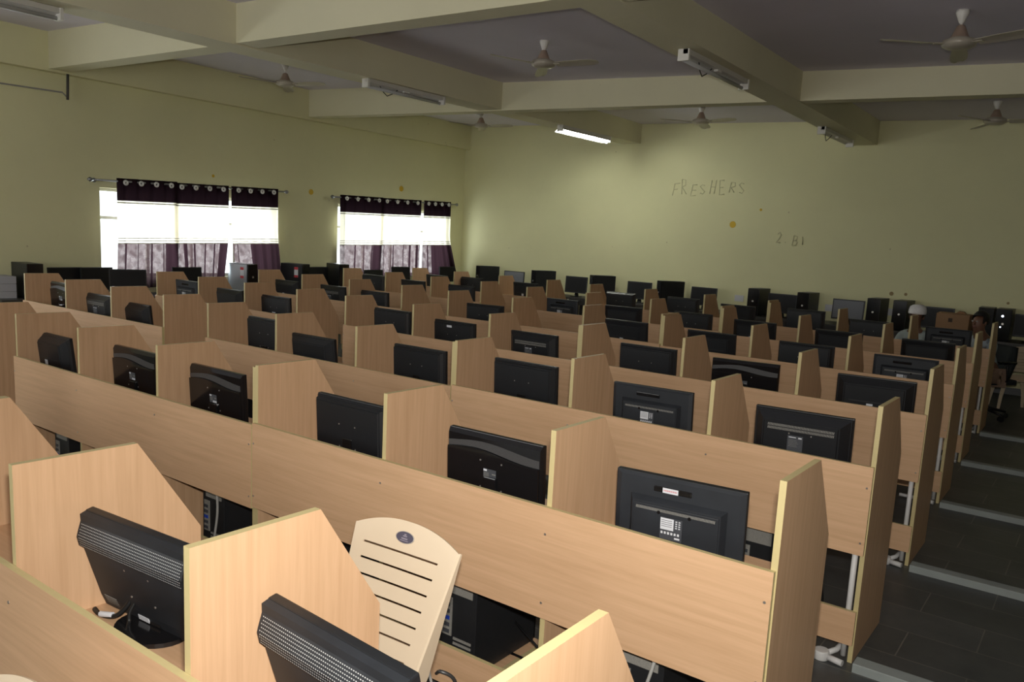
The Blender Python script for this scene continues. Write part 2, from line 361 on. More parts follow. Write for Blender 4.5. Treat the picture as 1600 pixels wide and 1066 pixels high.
def comb(bm, x0,x1,z0,z1,y,n,slant=0):
    for i in range(n):
        a=x0+(x1-x0)*i/n; b=a+(x1-x0)/n*.55
        v=[bm.verts.new(p) for p in ((a,y,z0),(b,y,z0),(b+slant,y,z1),(a+slant,y,z1))]; bm.faces.new(v)
def screws(t, y, tilt, z0=.14, z1=.24, dx=.05, s=.0035):
    for x in (-dx,dx):
        for z in (z0,z1):
            bm=B(); disc(bm,(x,y,z),s,'y',.0012,8); tiltm(bm,tilt); obj('screw',bm,SCREWM,t)
def make_monitor(kind):
    t=thing('computer_monitor','monitor','monitor')
    tilt = {'perforated':13,'box':4,'wave':3,'plain':3,'vent':5,'bevel':6}[kind]
    # front frame and screen (towards +y)
    bm=B(); bx(bm,-HW,HW,-.022,0,ZB,ZT,0,.004)
    tiltm(bm,tilt); obj('screen_frame',bm,BLACKG if kind in('wave',) else BLACK,t)
    bm=B(); bx(bm,-HW+.016,HW-.016,-.001,.0012,ZB+.022,ZT-.016); tiltm(bm,tilt); obj('screen',bm,SCREEN,t)
    yb=-.022
    if kind=='box':
        bm=B(); frustum(bm,yb,(-HW+.003,HW-.003,ZB+.003,ZT-.003),yb-.008,(-HW+.02,HW-.02,ZB+.015,ZT-.012))
        frustum(bm,yb-.008,(-.165,.165,.058,.262),yb-.030,(-.15,.15,.065,.250)); bx(bm,-.145,.145,yb-.034,yb-.028,.068,.243,0,.003)
        tiltm(bm,tilt); obj('casing',bm,DUSTY,t)
        bm=B(); comb(bm,-.135,.135,.224,.234,yb-.0345,60,.001); tiltm(bm,tilt); obj('vent_grille',bm,GREYV,t)
        rating_label(t,-.01,.172,yb-.034,.075,.075,'split',tilt)
        bm=B()
        for x,z in ((-.055,.222),(.05,.222),(-.055,.118),(.05,.118)): disc(bm,(x,yb-.0345,z),.006,'y',.001,12)
        tiltm(bm,tilt); obj('mounting_plate',bm,BLACKG,t)
        bm=B(); bx(bm,-.085,.045,yb-.0105,yb-.006,.283,.302,0,.003); tiltm(bm,tilt); obj('cable_clip',bm,BLACKG,t)
    elif kind=='wave':
        nz=30
        def wv(x,base,amp): return base+amp*math.sin((x/HW)*2.6+2.6)
        bm=B(); frustum(bm,yb,(-HW+.002,HW-.002,ZB+.002,ZT-.002),yb-.012,(-HW+.006,HW-.006,ZB+.004,ZT-.018))
        tiltm(bm,tilt); obj('casing',bm,BLACKG,t)
        xs=[-HW+.008+(2*HW-.016)*i/nz for i in range(nz+1)]
        bm=B()
        prism(bm,[(xs[0],ZB+.006),(xs[-1],ZB+.006)]+[(x,wv(x,.262,.013)) for x in xs[::-1]],'y',yb-.022,yb-.01)
        tiltm(bm,tilt); obj('lower_shell',bm,BLACKG,t)
        bm=B()
        prism(bm,[(x,wv(x,.264,.013)) for x in xs]+[(x,wv(x-.05,.292,.012)) for x in xs[::-1]],'y',yb-.0145,yb-.011)
        tiltm(bm,tilt); obj('trim_band',bm,mat('charcoal_textured_plastic',(.05,.05,.052),.5,noise=(400,.5,2)),t)
        rating_label(t,-.005,.185,yb-.022,.06,.042,'wave',tilt); screws(t,yb-.0225,tilt,.13,.235)
    elif kind in('plain','bevel','vent'):
        r1=(-HW+.02,HW-.03,ZB+.01,ZT-.02) if kind=='plain' else (-HW+.05,HW-.055,ZB+.02,ZT-.045)
        dp=.030 if kind=='plain' else .045
        bm=B(); frustum(bm,yb,(-HW+.003,HW-.003,ZB+.003,ZT-.004),yb-.008,(-HW+.008,HW-.008,ZB+.006,ZT-.008))
        fs=frustum(bm,yb-.008,(-HW+.012,HW-.012,ZB+.008,ZT-.012),yb-dp,r1)
        es=[e for e in bm.edges if all(abs(v.co.y-(yb-dp))<1e-5 for v in e.verts)]
        bmesh.ops.bevel(bm,geom=es,offset=.006,segments=2,affect='EDGES')
        tiltm(bm,tilt); obj('casing',bm,BLACK,t)
        if kind=='vent':
            bm=B()
            for r in range(2): comb(bm,-.15,.15,.262-.016*r,.274-.016*r,yb-dp-.001+.0*r,46,.002)
            tiltm(bm,tilt); obj('vent_grille',bm,GREYV,t)
            rating_label(t,-.02,.19,yb-dp,.07,.075,'dark',tilt); screws(t,yb-dp-.0005,tilt,.14,.235)
        elif kind=='bevel': rating_label(t,-.02,.165,yb-dp,.036,.034,'plainwhite',tilt); 
        if kind=='bevel':
            bm=B(); comb(bm,-.14,.14,.19,.196,yb-dp-.0008,50); tiltm(bm,tilt); obj('vent_grille',bm,mat('dark_vent',(.05,.05,.05),.5),t)
        if kind=='plain': screws(t,yb-dp-.0005,tilt,.125,.225)
    else:
        P=[(yb+.001,ZT-.002),(yb-.016,ZT-.004),(yb-.019,ZT-.022),(yb-.034,ZT-.048),(yb-.040,ZT-.060),(yb-.040,ZT-.085),(yb-.030,ZT-.098),(yb-.022,.12),(yb-.020,.085),(yb-.014,ZB+.004),(yb+.001,ZB+.003)]
        bm=B(); prism(bm,P,'x',-HW+.002,HW-.002); tiltm(bm,tilt); obj('casing',bm,DUSTY,t)
        bm=B()
        path=[(yb-.0195,ZT-.024),(yb-.034,ZT-.048),(yb-.040,ZT-.060),(yb-.040,ZT-.084)]; seg=[math.dist(path[j],path[j+1]) for j in range(3)]; tot=sum(seg)
        def along(d):
            for j in range(3):
                if d<=seg[j] or j==2:
                    q=d/seg[j]; return path[j][0]*(1-q)+path[j+1][0]*q, path[j][1]*(1-q)+path[j+1][1]*q
                d-=seg[j]
        nr=9
        for r in range(nr):
            d=tot*(r+.5)/nr; y,z=along(d); y2,z2=along(min(tot,d+.0022)); y-=.0011; y2-=.0011
            for i in range(66):
                x=-HW+.012+i*.0066+(.0033 if r%2 else 0); s=.0018
                if x+s>HW-.006: continue
                v=[bm.verts.new(p) for p in ((x-s,y,z),(x+s,y,z),(x+s,y2,z2),(x-s,y2,z2))]; bm.faces.new(v)
        tiltm(bm,tilt); obj('vent_grille',bm,GREYP,t); bm=B()
        for r in range(5):
            z=.088-.006*r; bx(bm,-HW+.02,-HW+.075,yb-.0215+.0012*r,yb-.016,z,z+.0016)
        tiltm(bm,tilt); obj('lower_vent',bm,GREYV,t)
        screws(t,yb-.0275,tilt,.135,.215,.05,.003)
        bm=B(); bx(bm,-.06,-.015,yb-.019,yb-.012,.058,.072); tiltm(bm,tilt); obj('port_panel',bm,WHITEL,t)
    if kind in('wave','plain'):
        bm=B(); yq=yb-(.022 if kind=='wave' else .030); bx(bm,.105,.135,yq-.016,yq+.001,ZB+.018,ZB+.038,0,.002); tiltm(bm,tilt); obj('video_plug',bm,BLUE,t)
    if kind=='plain':
        bm=B(); bx(bm,-.10,-.06,yb-.0315,yb-.029,ZB+.016,ZB+.032,0); bx(bm,.02,.035,yb-.0315,yb-.029,ZB+.016,ZB+.028,0); tiltm(bm,tilt); obj('port_label',bm,WHITEL,t)
    # stand
    bm=B(); yy=-.045 if kind!='perforated' else -.012
    hh=.16 if kind!='perforated' else .075
    bx(bm,-.030,.030,yy-.012,yy+.010,.012,hh,0,.004); bx(bm,-.034,.034,yy-.018,yy+.012,.012,.05,0,.004)
    obj('stand_neck',bm,BLACKG,t)
    bm=B(); pts=[(.11*math.cos(a),.085*math.sin(a)-.03) for a in [2*PI*i/28 for i in range(28)]]
    prism(bm,pts,'z',0,.012); obj('stand_base',bm,BLACKG,t)
    return t
PROTO={}
MK={'Z':'pp','A':['boxs','wave','plain','wave','wave','bevel'],'B':['vent','box','plain','plain','bevel','plain','bevel','vent','wave'],
'C':['bevel','wave','plain','vent','plain','plain','plain','bevel','box'],'D':['box','plain','bevel','bevel','-','plain','plain','vent','bevel'],
'E':['bevel','bevel','bevel','plain','bevel','box','plain','bevel','plain'],'F':['box','plain','plain','bevel','plain','plain','bevel','plain','bevel']}
LOOK={'box':'black monitor with white rating label','boxs':'black monitor with white sticker on top','wave':'glossy black monitor with wavy grey band','plain':'black monitor with four back screws','vent':'black monitor with slotted vents','bevel':'black monitor with sloping raised back','p':'dusty monitor with perforated back'}
BAYN=['aisle-end bay','second bay from aisle','third bay from aisle','fourth bay from aisle','fifth bay from aisle','sixth bay from aisle','first bay past gap','second bay past gap','window-end bay']
YAW={'Z0':(.96,-4),'Z1':(1.0,4),'A0':(0,6),'A1':(0,1),'B0':(0,5),'B1':(0,4),'B4':(-.07,0),'C0':(0,6),'C1':(0,8),'D0':(-.08,3),'D5':(0,9),'E4':(0,9)}
def put_monitor(kind, loc, rz, label, ztop=None, group=None):
    key={'p':'perforated','boxs':'box'}.get(kind,kind)
    if key not in PROTO:
        o=PROTO[key]=make_monitor(key)
    else: o=copy_tree(PROTO[key])
    o.location=loc; o.rotation_euler=(0,0,rz); o['label']=label
    if group: o['group']=group
    return o
def raise_head(o, dz):
    for ch in o.children:
        if not ch.name.startswith('stand_'): ch.location.z=dz
def desk_z(k,i):
    y,xs,tops=ROWS[k]; top=tops[0 if i<3 else (1 if i<6 else 2)]; return top-.437
MONS={}
for k in 'ZABCDEF':
    y=ROWS[k][0]
    for i,m in enumerate(MON[k]):
        kind=MK[k][i]
        if m is None or kind=='-': continue
        xl,zt=m; dy=.17; rz=0
        if k+str(i) in YAW:
            a,b=YAW[k+str(i)]; rz=math.radians(b)
            if k!='Z': dy+=a
            else: dy=.205; xl=(-1.340,-2.125)[i]; zt=1.004
        dz=desk_z(k,i)
        o=put_monitor(kind,(xl+HW*math.cos(rz),y+dy+HW*math.sin(rz)+.03,dz),rz,'%s, %s, %s'%(LOOK[kind] if k+str(i)!='C4' else 'black monitor with small white top sticker',BAYN[i],ROWN[k]),group='monitors in the cubicle desks')
        raise_head(o, max(-.035,min(.05,zt-dz-.335)))
        MONS[k+str(i)]=o
o=MONS['A0']
bm=B(); bx(bm,-.053,.0,-.0345,-.0325,.284,.301,0); 
for j in range(14): bx(bm,-.049+j*.0033,-.0475+j*.0033,-.0349,-.0343,.290,.295,1)
tiltm(bm,4); s=obj('sticker',bm,[WHITEL,REDL],o); s['label']='white sticker with a line of red print'; s.location.z=[c for c in o.children if c.name.startswith('casing')][0].location.z

o=MONS['C4']
bm=B(); bx(bm,-.06,-.005,-.0535,-.0515,.285,.303,0); tiltm(bm,3); s=obj('sticker',bm,[WHITEL],o); s['label']='white sticker near the top edge'; s.location.z=[c for c in o.children if c.name.startswith('casing')][0].location.z
# ---------------------------------------------------------------- computer towers
def make_tower(reset=False):
    t=thing('computer_tower','tower','computer tower',group='computer towers')
    bm=B(); bx(bm,-.09,.09,-.2,.2,.008,.41,0,.003); obj('case',bm,mat('black_painted_steel',(.015,.016,.018),.4,noise=(30,.2,3)),t)
    bm=B(); bx(bm,-.088,.088,.2,.215,.012,.408,0,.004); bx(bm,-.075,.075,.215,.218,.33,.37); bx(bm,-.075,.075,.215,.218,.28,.32); obj('front_bezel',bm,BLACKG,t)
    bm=B(); disc(bm,(0,.218,.22),.014,'y',.003,16); obj('power_button',bm,SCREWM,t)
    bm=B()
    bx(bm,-.075,-.03,-.204,-.2,.14,.30,0); 
    for j in range(5): bx(bm,-.07,-.04,-.207,-.203,.15+.028*j,.165+.028*j,1 if j==2 else 2)
    for j in range(5): bx(bm,-.02,.07,-.203,-.2,.05+.02*j,.06+.02*j,0)
    bx(bm,-.06,.07,-.204,-.2,.32,.40,0)
    obj('rear_port_panel',bm,[GREYV,BLUE,GREYL],t)
    for x in (-.07,.07):
        for y in (-.17,.17):
            bm=B(); lathe(bm,[(.012,0),(.014,.009)],(x,y,0),10); obj('foot',bm,BLACK,t)
    return t
TOW=make_tower(); tower_used=False
def put_tower(loc, rz, label, group='computer towers'):
    global tower_used
    o=TOW if not tower_used else copy_tree(TOW); tower_used=True
    o.location=loc; o.rotation_euler=(0,0,rz); o['label']=label; o['group']=group
    return o
def make_stand():
    t=thing('tower_stand','stand','stand')
    bm=B()
    bx(bm,-.12,.12,-.23,.23,.05,.068,0); bx(bm,-.12,-.105,-.23,.23,.068,.09,0)
    for f in bm.faces: f.normal_update(); f.material_index=0 if abs(f.normal.z)>.5 else 1
    obj('board',bm,[W_H,BAND],t)
    for x in (-.09,.09):
        for y in (-.19,.19):
            bm=B(); lathe(bm,[(.018,0),(.02,.02),(.02,.035),(.012,.05)],(x,y,0),14); obj('caster',bm,PVC,t)
    return t
STD=make_stand(); std_used=False
for k in 'AB':
    y,xs,_=ROWS[k]
    for i in range(6):
        if False: pass
        else: cx=xs[i+1]+(.34 if k=="A" else .26)
        yy=y+.30; z=fl(yy)
        o=STD if not std_used else copy_tree(STD); std_used=True
        o.location=(cx,yy,z); o['group']='wooden tower stands under the desks'; o['label']='wooden tower stand on white casters, %s, %s'%(BAYN[i],ROWN[k])
        put_tower((cx,yy,z+.068),0,'black computer tower under the desk, %s, %s'%(BAYN[i],ROWN[k]),'computer towers under the desks')

# ---------------------------------------------------------------- cables and pipes
def cable(name,pts,r,m,label,cat='cable',group=None,n=8):
    P=[Vector(p) for p in pts]; out=[]
    for i in range(len(P)-1):
        p0=P[max(i-1,0)];p1=P[i];p2=P[i+1];p3=P[min(i+2,len(P)-1)]
        for s in range(6):
            u=s/6; out.append(.5*((2*p1)+(-p0+p2)*u+(2*p0-5*p1+4*p2-p3)*u*u+(-p0+3*p1-3*p2+p3)*u**3))
    out.append(P[-1]); bm=B(); tube(bm,out,r,n); return tag(obj(name,bm,m),label,cat,group)
yA=ROWS['A'][0]; yZ=ROWS['Z'][0]
cable('mains_cable',[(-1.93,yA+.03,.62),(-1.90,yA-.01,.50),(-1.96,yA-.01,.33),(-1.93,yA-.03,.15),(-1.86,yA-.05,.02)],.006,GCABLE,'grey mains cable hanging under the second row behind the plastic chair',group=None)
cable('mains_cable',[(-3.42,yA+.05,.66),(-3.40,yA+.03,.52),(-3.44,yA+.06,.36),(-3.50,yA+.08,.2)],.006,GCABLE,'grey mains cable hanging under the second row left of the panel seam')
cable('mains_cable',[(-1.0,yA+.05,.66),(-1.02,yA+.02,.48),(-1.06,yA+.03,.3),(-1.05,yA,.05)],.006,GCABLE,'white cable hanging under the aisle-end bay of the second row')
for k in 'BC':
    y,xs,_=ROWS[k]; x=xs[0]
    cable('power_lead',[(x-.24,y+.06,.68),(x-.22,y+.03,.48),(x-.16,y+.05,.30),(x-.14,y+.06,.08)],.011,CABLE,'thick black power lead hanging under the aisle-end bay of the %s'%ROWN[k])
# monitor cable in the nearest row
zz=desk_z('Z',1); xm=MONS['Z1'].location.x; ym=MONS['Z1'].location.y
cable('monitor_cable',[(xm-.075,ym-.035,zz+.085),(xm-.085,ym-.05,zz+.05),(xm-.11,ym-.07,zz+.018),(xm-.16,ym-.085,zz+.012),(xm-.20,ym-.08,zz+.012)],.0065,CABLE,'black video cable looping from the second monitor of the nearest row')
cable('cable_tag',[(xm-.118,ym-.073,zz+.019),(xm-.14,ym-.081,zz+.0165),(xm-.158,ym-.086,zz+.014)],.0078,WHITEL,'white tag around the video cable in the nearest row','tag')
cable('power_lead',[(xm-.055,ym-.035,zz+.08),(xm-.065,ym-.055,zz+.04),(xm-.062,ym-.06,zz+.012),(xm-.03,ym-.085,zz+.008)],.005,CABLE,'thin black power lead beside the stand of the second monitor of the nearest row')
xm=MONS['Z0'].location.x; ym=MONS['Z0'].location.y
cable('power_lead',[(xm+.215,ym-.02,zz+.27),(xm+.235,ym-.03,zz+.285),(xm+.25,ym-.01,zz+.265),(xm+.245,ym+.01,zz+.20)],.0035,CABLE,'thin black cord hooked over the corner of the nearest monitor')
# white conduits beside the aisle end of each row
for k in 'BCDEF':
    y,xs,_=ROWS[k]; x=xs[0]; z=fl(y)
    t=thing('conduit_run','white plastic conduit with round floor junction box, aisle end of the %s'%ROWN[k],'conduit',(x,y,z),0,'white conduits at the aisle ends of the rows')
    bm=B(); tube(bm,[(-.022,.012,.02),(-.022,.012,.6)],.0125,12); obj('upright_pipe',bm,PVC,t)
    bm=B(); lathe(bm,[(.031,0),(.033,.004),(.033,.036),(.030,.042)],(-.10,-.045,0),22); obj('junction_box',bm,PVC,t)
    bm=B(); tube(bm,[(-.13,-.045,.020),(-.24,-.05,.022)],.0125,12); tube(bm,[(-.07,-.05,.018),(-.005,-.062,.016)],.014,12)
    tube(bm,[(-.085,-.02,.02),(-.055,.02,.03),(-.04,.07,.05)],.0125,12); obj('floor_pipe',bm,PVC,t)
# metal stools tucked under the second row
def make_stool():
    t=thing('metal_stool','stool','stool')
    r=.007
    for sx in (-1,1):
        bm=B(); tube(bm,[(sx*.14,-.15,0),(sx*.12,-.13,.43)],r,8); obj('leg',bm,METALD,t)
        bm=B(); tube(bm,[(sx*.14,.15,0),(sx*.12,.13,.43)],r,8); obj('leg',bm,METALD,t)
        bm=B(); tube(bm,[(sx*.137,-.145,.08),(sx*.124,.135,.34)],r*.8,8); obj('brace',bm,METALD,t)
    bm=B(); tube(bm,[(-.137,-.146,.07),(.137,-.146,.07)],r*.8,8); tube(bm,[(-.13,-.14,.22),(.137,-.146,.07)],r*.7,8); obj('stretcher',bm,METALD,t)
    bm=B(); bx(bm,-.16,.16,-.16,.16,.43,.455,0,.01); obj('seat',bm,BLACK,t)
    return t
st=make_stool(); st.location=(-1.70,yA+.50,fl(yA+.5)); st['label']='black metal-legged stool under the second row, right of the tower by the plastic chair'; st['group']='metal stools under the second row'
s2=copy_tree(st); s2.location=(-.98,yA+.74,fl(yA+.7)); s2['label']='black metal-legged stool under the aisle-end bay of the second row'

# ---------------------------------------------------------------- plastic chairs
def make_plastic_chair():
    t=thing('plastic_chair','chair','chair')
    # backrest: front faces -y, leans towards +y
    nu=28; vs=[]; V=[]
    zb=.40
    def ztop(u): return .905-.042*abs(u)**2.2
    slots=[.818-.0445*q for q in range(6)]
    levels=[0.0]
    zs=[.40,.44,.475,.505]
    # absolute heights of rows (gap between .52 and .56)
    rows=[.40,.44,.48,.505,.548]
    for s in reversed(slots): rows+= [s-.0028,s+.0028]
    rows+=[.83,.845,.86]
    rows=sorted(rows)
    def hw(z): return .150+(.203-.150)*min(1,max(0,(z-.42)/.44))**.9
    def yy(z,u): return .02+.20*((z-.40)/.5)-.003*(u*u) + (.04*max(0,(.50-z)/.1)*-1)
    us=[-1+2*i/nu for i in range(nu+1)]
    bm=B(); grid=[]
    for z in rows+[None]:
        r=[]
        for u in us:
            zz=ztop(u) if z is None else min(z,ztop(u)-.004*(1 if z>.85 else 0))
            r.append(bm.verts.new((u*hw(zz),yy(zz,u),zz)))
        grid.append(r)
    R2=rows+[None]
    for j in range(len(R2)-1):
        zm=(rows[j]+(rows[j+1] if j+1<len(rows) else .9))/2
        is_slot=any(abs(zm-s)<.002 for s in slots); is_gap=.505<=zm<=.548
        for i in range(nu):
            um=(us[i]+us[i+1])/2
            if is_slot and -.80<um<.74: continue
            if is_gap and -.72<um<.74: continue
            bm.faces.new((grid[j][i],grid[j][i+1],grid[j+1][i+1],grid[j+1][i]))
    # side wings sweeping back
    for s in (0,nu):
        sg=-1 if s==0 else 1; prevA=prevB=prevC=None
        for j,r in enumerate(grid):
            v=r[s]; z=v.co.z; e=.010+.085*max(0,(.86-z)/.46)
            a=bm.verts.new((v.co.x+sg*.003,v.co.y+.004,z)); b_=bm.verts.new((v.co.x+sg*(.003+e*.02),v.co.y+e*.9,z-.004)); 
            if prevA:
                for q in ((prevA,a,v,prevC),(prevB,b_,a,prevA)):
                    f=bm.faces.new(q)
            prevA,prevB,prevC=a,b_,v
    bk=obj('backrest',bm,CREAM,t); m=bk.modifiers.new('s','SOLIDIFY'); m.thickness=.006; m.offset=0
    bm=B()
    pts=[(.033*math.cos(2*PI*i/28),.0165*math.sin(2*PI*i/28)) for i in range(28)]
    prism(bm,[(p[0]*1.1,p[1]*1.1) for p in pts],'y',-.0004,.0012,0); prism(bm,pts,'y',-.0012,.001,1)
    for a,b_,c,d in ((-.012,.012,-.006,-.002),(-.008,.008,.002,.005),(-.004,.004,.006,.010),(-.016,.016,-.011,-.009)): bx(bm,a,b_,-.0018,-.001,c,d,2)
    em=obj('emblem',bm,[SCREWM,mat('emblem_blue',(.07,.065,.10),.3),mat('emblem_grey',(.28,.25,.3),.3)],t); em.location=(0,yy(.862,0)-.0055,.862); em.rotation_euler=(-math.atan(.4),0,0)
    # seat
    bm=B(); n=14; g=[]
    for j in range(n+1):
        v=j/n; y=.06-.43*v; w=.165+.05*math.sin(PI*min(1,v*1.0))*.6+.02*v
        r=[]
        for i in range(n+1):
            u=-1+2*i/n; z=.425-.018*(1-u*u)*math.sin(PI*v)-.03*max(0,v-.85)/.15+.012*v
            r.append(bm.verts.new((u*w,y,z)))
        g.append(r)
    for j in range(n):
        for i in range(n): bm.faces.new((g[j][i],g[j][i+1],g[j+1][i+1],g[j+1][i])).smooth=True
    se=obj('seat',bm,CREAM,t); m=se.modifiers.new('s','SOLIDIFY'); m.thickness=.012; m.offset=-1
    for sx in (-1,1):
        for (y0,y1) in ((.07,.12),(-.33,-.37)):
            bm=B(); a=[]; 
            for z,xx,yv,hw_ in ((.0,.215,y1,.018),(.2,.195,(y0+y1)/2,.024),(.418,.16,y0,.032)):
                a.append([bm.verts.new((sx*(xx-hw_),yv-.01,z)),bm.verts.new((sx*(xx+hw_*.6),yv-.014,z)),bm.verts.new((sx*(xx+hw_*.6),yv+.016,z)),bm.verts.new((sx*(xx-hw_),yv+.012,z))])
            for p,q in zip(a,a[1:]):
                for i in range(4): bm.faces.new((p[i],p[(i+1)%4],q[(i+1)%4],q[i]))
            bm.faces.new(a[0]); bm.faces.new(a[-1][::-1]); obj('leg',bm,CREAM,t)
    return t
pc=make_plastic_chair(); pc.location=(-1.625,1.50,fl(1.5)); pc.rotation_euler=(0,0,math.radians(3))
pc['label']='cream plastic chair with a slotted back and oval badge between the nearest and second rows'; pc['group']='cream plastic chairs'
c2=copy_tree(pc); c2.location=(-1.565,.43,fl(.4)-.035); c2.rotation_euler=(0,0,math.radians(1)); c2['label']='cream plastic chair before the nearest row, only its top edge at bottom left'
c3=copy_tree(pc); c3.location=(-.80,11.15,fl(11.1)); c3.rotation_euler=(0,0,math.radians(200)); c3.scale=(.9,.9,.88); c3['label']='cream plastic chair standing by the far wall table at the end of the aisle'

# ---------------------------------------------------------------- curtains
def cloth_mat(name, col, tr, trans, pattern=None):
    m=bpy.data.materials.new(name); m.use_nodes=True; nt=m.node_tree; N=nt.nodes; L=nt.links; N.remove(N['Principled BSDF'])
    d=N.new('ShaderNodeBsdfDiffuse'); d.inputs[0].default_value=(*col,1)
    t=N.new('ShaderNodeBsdfTranslucent'); t.inputs[0].default_value=(*tr,1)
    a=N.new('ShaderNodeMixShader'); a.inputs[0].default_value=trans
    L.new(d.outputs[0],a.inputs[1]); L.new(t.outputs[0],a.inputs[2])
    out=a
    if pattern:
        s=N.new('ShaderNodeBsdfTransparent'); s.inputs[0].default_value=(*pattern[1],1)
        b=N.new('ShaderNodeMixShader'); tc=N.new('ShaderNodeTexCoord'); n=N.new('ShaderNodeTexNoise'); n.inputs['Scale'].default_value=11; n.inputs['Detail'].default_value=3
        L.new(tc.outputs['Object'],n.inputs['Vector']); r=N.new('ShaderNodeValToRGB'); r.color_ramp.elements[0].position=.35; r.color_ramp.elements[1].position=.62
        r.color_ramp.elements[0].color=(pattern[2],)*3+(1,); r.color_ramp.elements[1].color=(pattern[0],)*3+(1,)
        L.new(n.outputs['Fac'],r.inputs[0]); L.new(r.outputs[0],b.inputs[0]); L.new(a.outputs[0],b.inputs[1]); L.new(s.outputs[0],b.inputs[2]); out=b
    L.new(out.outputs[0],N['Material Output'].inputs[0]); return m
C_DARK=cloth_mat('maroon_satin',(.017,.009,.012),(.02,.01,.014),.12)
C_WHITE=cloth_mat('cream_sheer',(.70,.66,.56),(.74,.69,.57),.5)
C_LINE=cloth_mat('curtain_stripe',(.05,.04,.03),(.08,.07,.045),.3)
C_SHEER=cloth_mat('dark_sheer',(.035,.022,.026),(.07,.045,.048),.5,(.17,(.90,.80,.80),.03))
C_FOLDSHADE=cloth_mat('dark_cloth_fold_shade',(.018,.010,.014),(.03,.015,.02),.4)  # darker cloth; its narrow strips paint shading into the folds
def curtain(y0,y1,ztop0,ztop1,zb,label,flare0=0,flare1=0,seed=0,dark=1.0,grp='curtain panels'):
    rnd=random.Random(seed); nu=64; H=ztop0-zb
    t=thing('curtain',label,'curtain',(XL+.12,(y0+y1)/2,zb),0,grp)
    ym=(y0+y1)/2
    fr=[0,.10,.115,.125,.135,.19,.20]  # unused
    zones=[(0,.20,0),(.20,.212,1),(.212,.222,2),(.222,.23,1),(.23,.535,1),(.535,.541,2),(.541,.558,1),(.558,.564,2),(.564,.582,1),(.582,.59,2),(.59,1.0,3)]
    levels=sorted({z for a,b,c in zones for z in (a,b)}|{.05,.1,.15,.3,.38,.46,.65,.72,.8,.9})
    nf=4.5; ph=rnd.random()*6
    amp=[.035+.02*rnd.random() for _ in range(12)]
    fw=[rnd.uniform(-.25,.25) for _ in range(12)]
    shade_strip=[False]*nu
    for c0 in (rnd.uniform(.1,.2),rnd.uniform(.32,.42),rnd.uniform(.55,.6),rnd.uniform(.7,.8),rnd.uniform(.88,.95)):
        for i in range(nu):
            if abs((i+.5)/nu-c0)<rnd.uniform(.010,.022): shade_strip[i]=True
    bm=B(); g=[]
    for f in levels:
        r=[]
        for i in range(nu+1):
            u=i/nu; zt=ztop0+(ztop1-ztop0)*u
            yv=y0+(y1-y0)*u+ (flare0*(1-u)+flare1*u)*max(0,f-.5)*1.5
            sh=.06*max(0,f-.3)*math.sin(u*19+ph)+fw[int(u*10)]*.03*f
            x=.028*math.sin(2*PI*nf*u+ph*.0)*(1-.25*f)+.012*math.sin(2*PI*nf*2.3*u+ph)*f
            r.append(bm.verts.new((x,yv-ym+sh*.2,zt-zb-H*f)))
        g.append(r)
    for j in range(len(levels)-1):
        c=(levels[j]+levels[j+1])/2; mi=[q for a,b,q in zones if a<=c<b][0]
        for i in range(nu):
            fc=bm.faces.new((g[j][i],g[j][i+1],g[j+1][i+1],g[j+1][i])); fc.smooth=True
            u=(i+.5)/nu; mi2=mi
            if mi==3 and (u>dark or shade_strip[i]): mi2=4  # fold shading painted as dark strips; cloth past dark is darker too
            fc.material_index=mi2
    obj('cloth',bm,[C_DARK,C_WHITE,C_LINE,C_SHEER,C_FOLDSHADE],t)
    for q in range(4):
        u=(q+.5)/4; u=(round((u*nf*2)-.5)+.5)/(nf*2) if False else u
        bm=B(); 
        ring=[(.023*math.cos(2*PI*k/16),.023*math.sin(2*PI*k/16)) for k in range(17)]
        x=.028*math.sin(2*PI*nf*u)
        tube(bm,[(x*.3+.036,a+(y0+(y1-y0)*u-ym),(ztop0+(ztop1-ztop0)*u)-zb-.055+b) for a,b in ring],.014,6,caps=False)
        obj('eyelet',bm,STEELB,t)
    return t
STEELB=mat('bright_steel',(.9,.9,.9),.35,.15)
curtain(5.49,6.33,2.262,2.285,.83,'dark and cream curtain, leftmost panel of the left window',-.05,-.0,1,.80)
curtain(6.27,7.13,2.272,2.298,.86,'dark and cream curtain, middle panel of the left window',.10,-.12,2,.9)
curtain(7.17,7.99,2.298,2.322,.88,'dark and cream curtain, right panel of the left window, darkest at its lower end',.12,.10,3,.42)
curtain(9.22,10.2,2.33,2.352,.92,'dark and cream curtain, leftmost panel of the right window',0,-.06,4,.78)
curtain(10.14,11.17,2.345,2.372,.95,'dark and cream curtain, middle panel of the right window',.0,-.0,5,.95)
curtain(11.24,11.99,2.375,2.395,.97,'dark and cream curtain, right panel of the right window, flared at its hem',.0,.34,6,.25)
def rod(y0,y1,z0,z1,label):
    t=thing('curtain_rod',label,'curtain rod',(XL+.12,(y0+y1)/2,(z0+z1)/2),0,'curtain rods')
    d=(y1-y0)/2; e=(z1-z0)/2
    bm=B(); tube(bm,[(0,-d,-e),(0,d,e)],.0125,10); obj('rod',bm,STEEL,t)
    for s in (-1,1):
        bm=B(); tube(bm,[(0,s*d,s*e),(0,s*(d+.03),s*e),(0,s*(d+.05),s*e),(0,s*(d+.08),s*e)],[.013,.026,.03,.006],12); obj('finial',bm,STEEL,t)
        bm=B(); tube(bm,[(-.12,s*(d-.06),s*e),(0,s*(d-.06),s*e)],.009,8); disc(bm,(-.117,s*(d-.06),s*e),.03,'x',.004,12); obj('bracket',bm,STEEL,t)
rod(5.2,8.1,2.215,2.29,'steel curtain rod above the left window'); rod(9.1,12.12,2.285,2.355,'steel curtain rod above the right window')

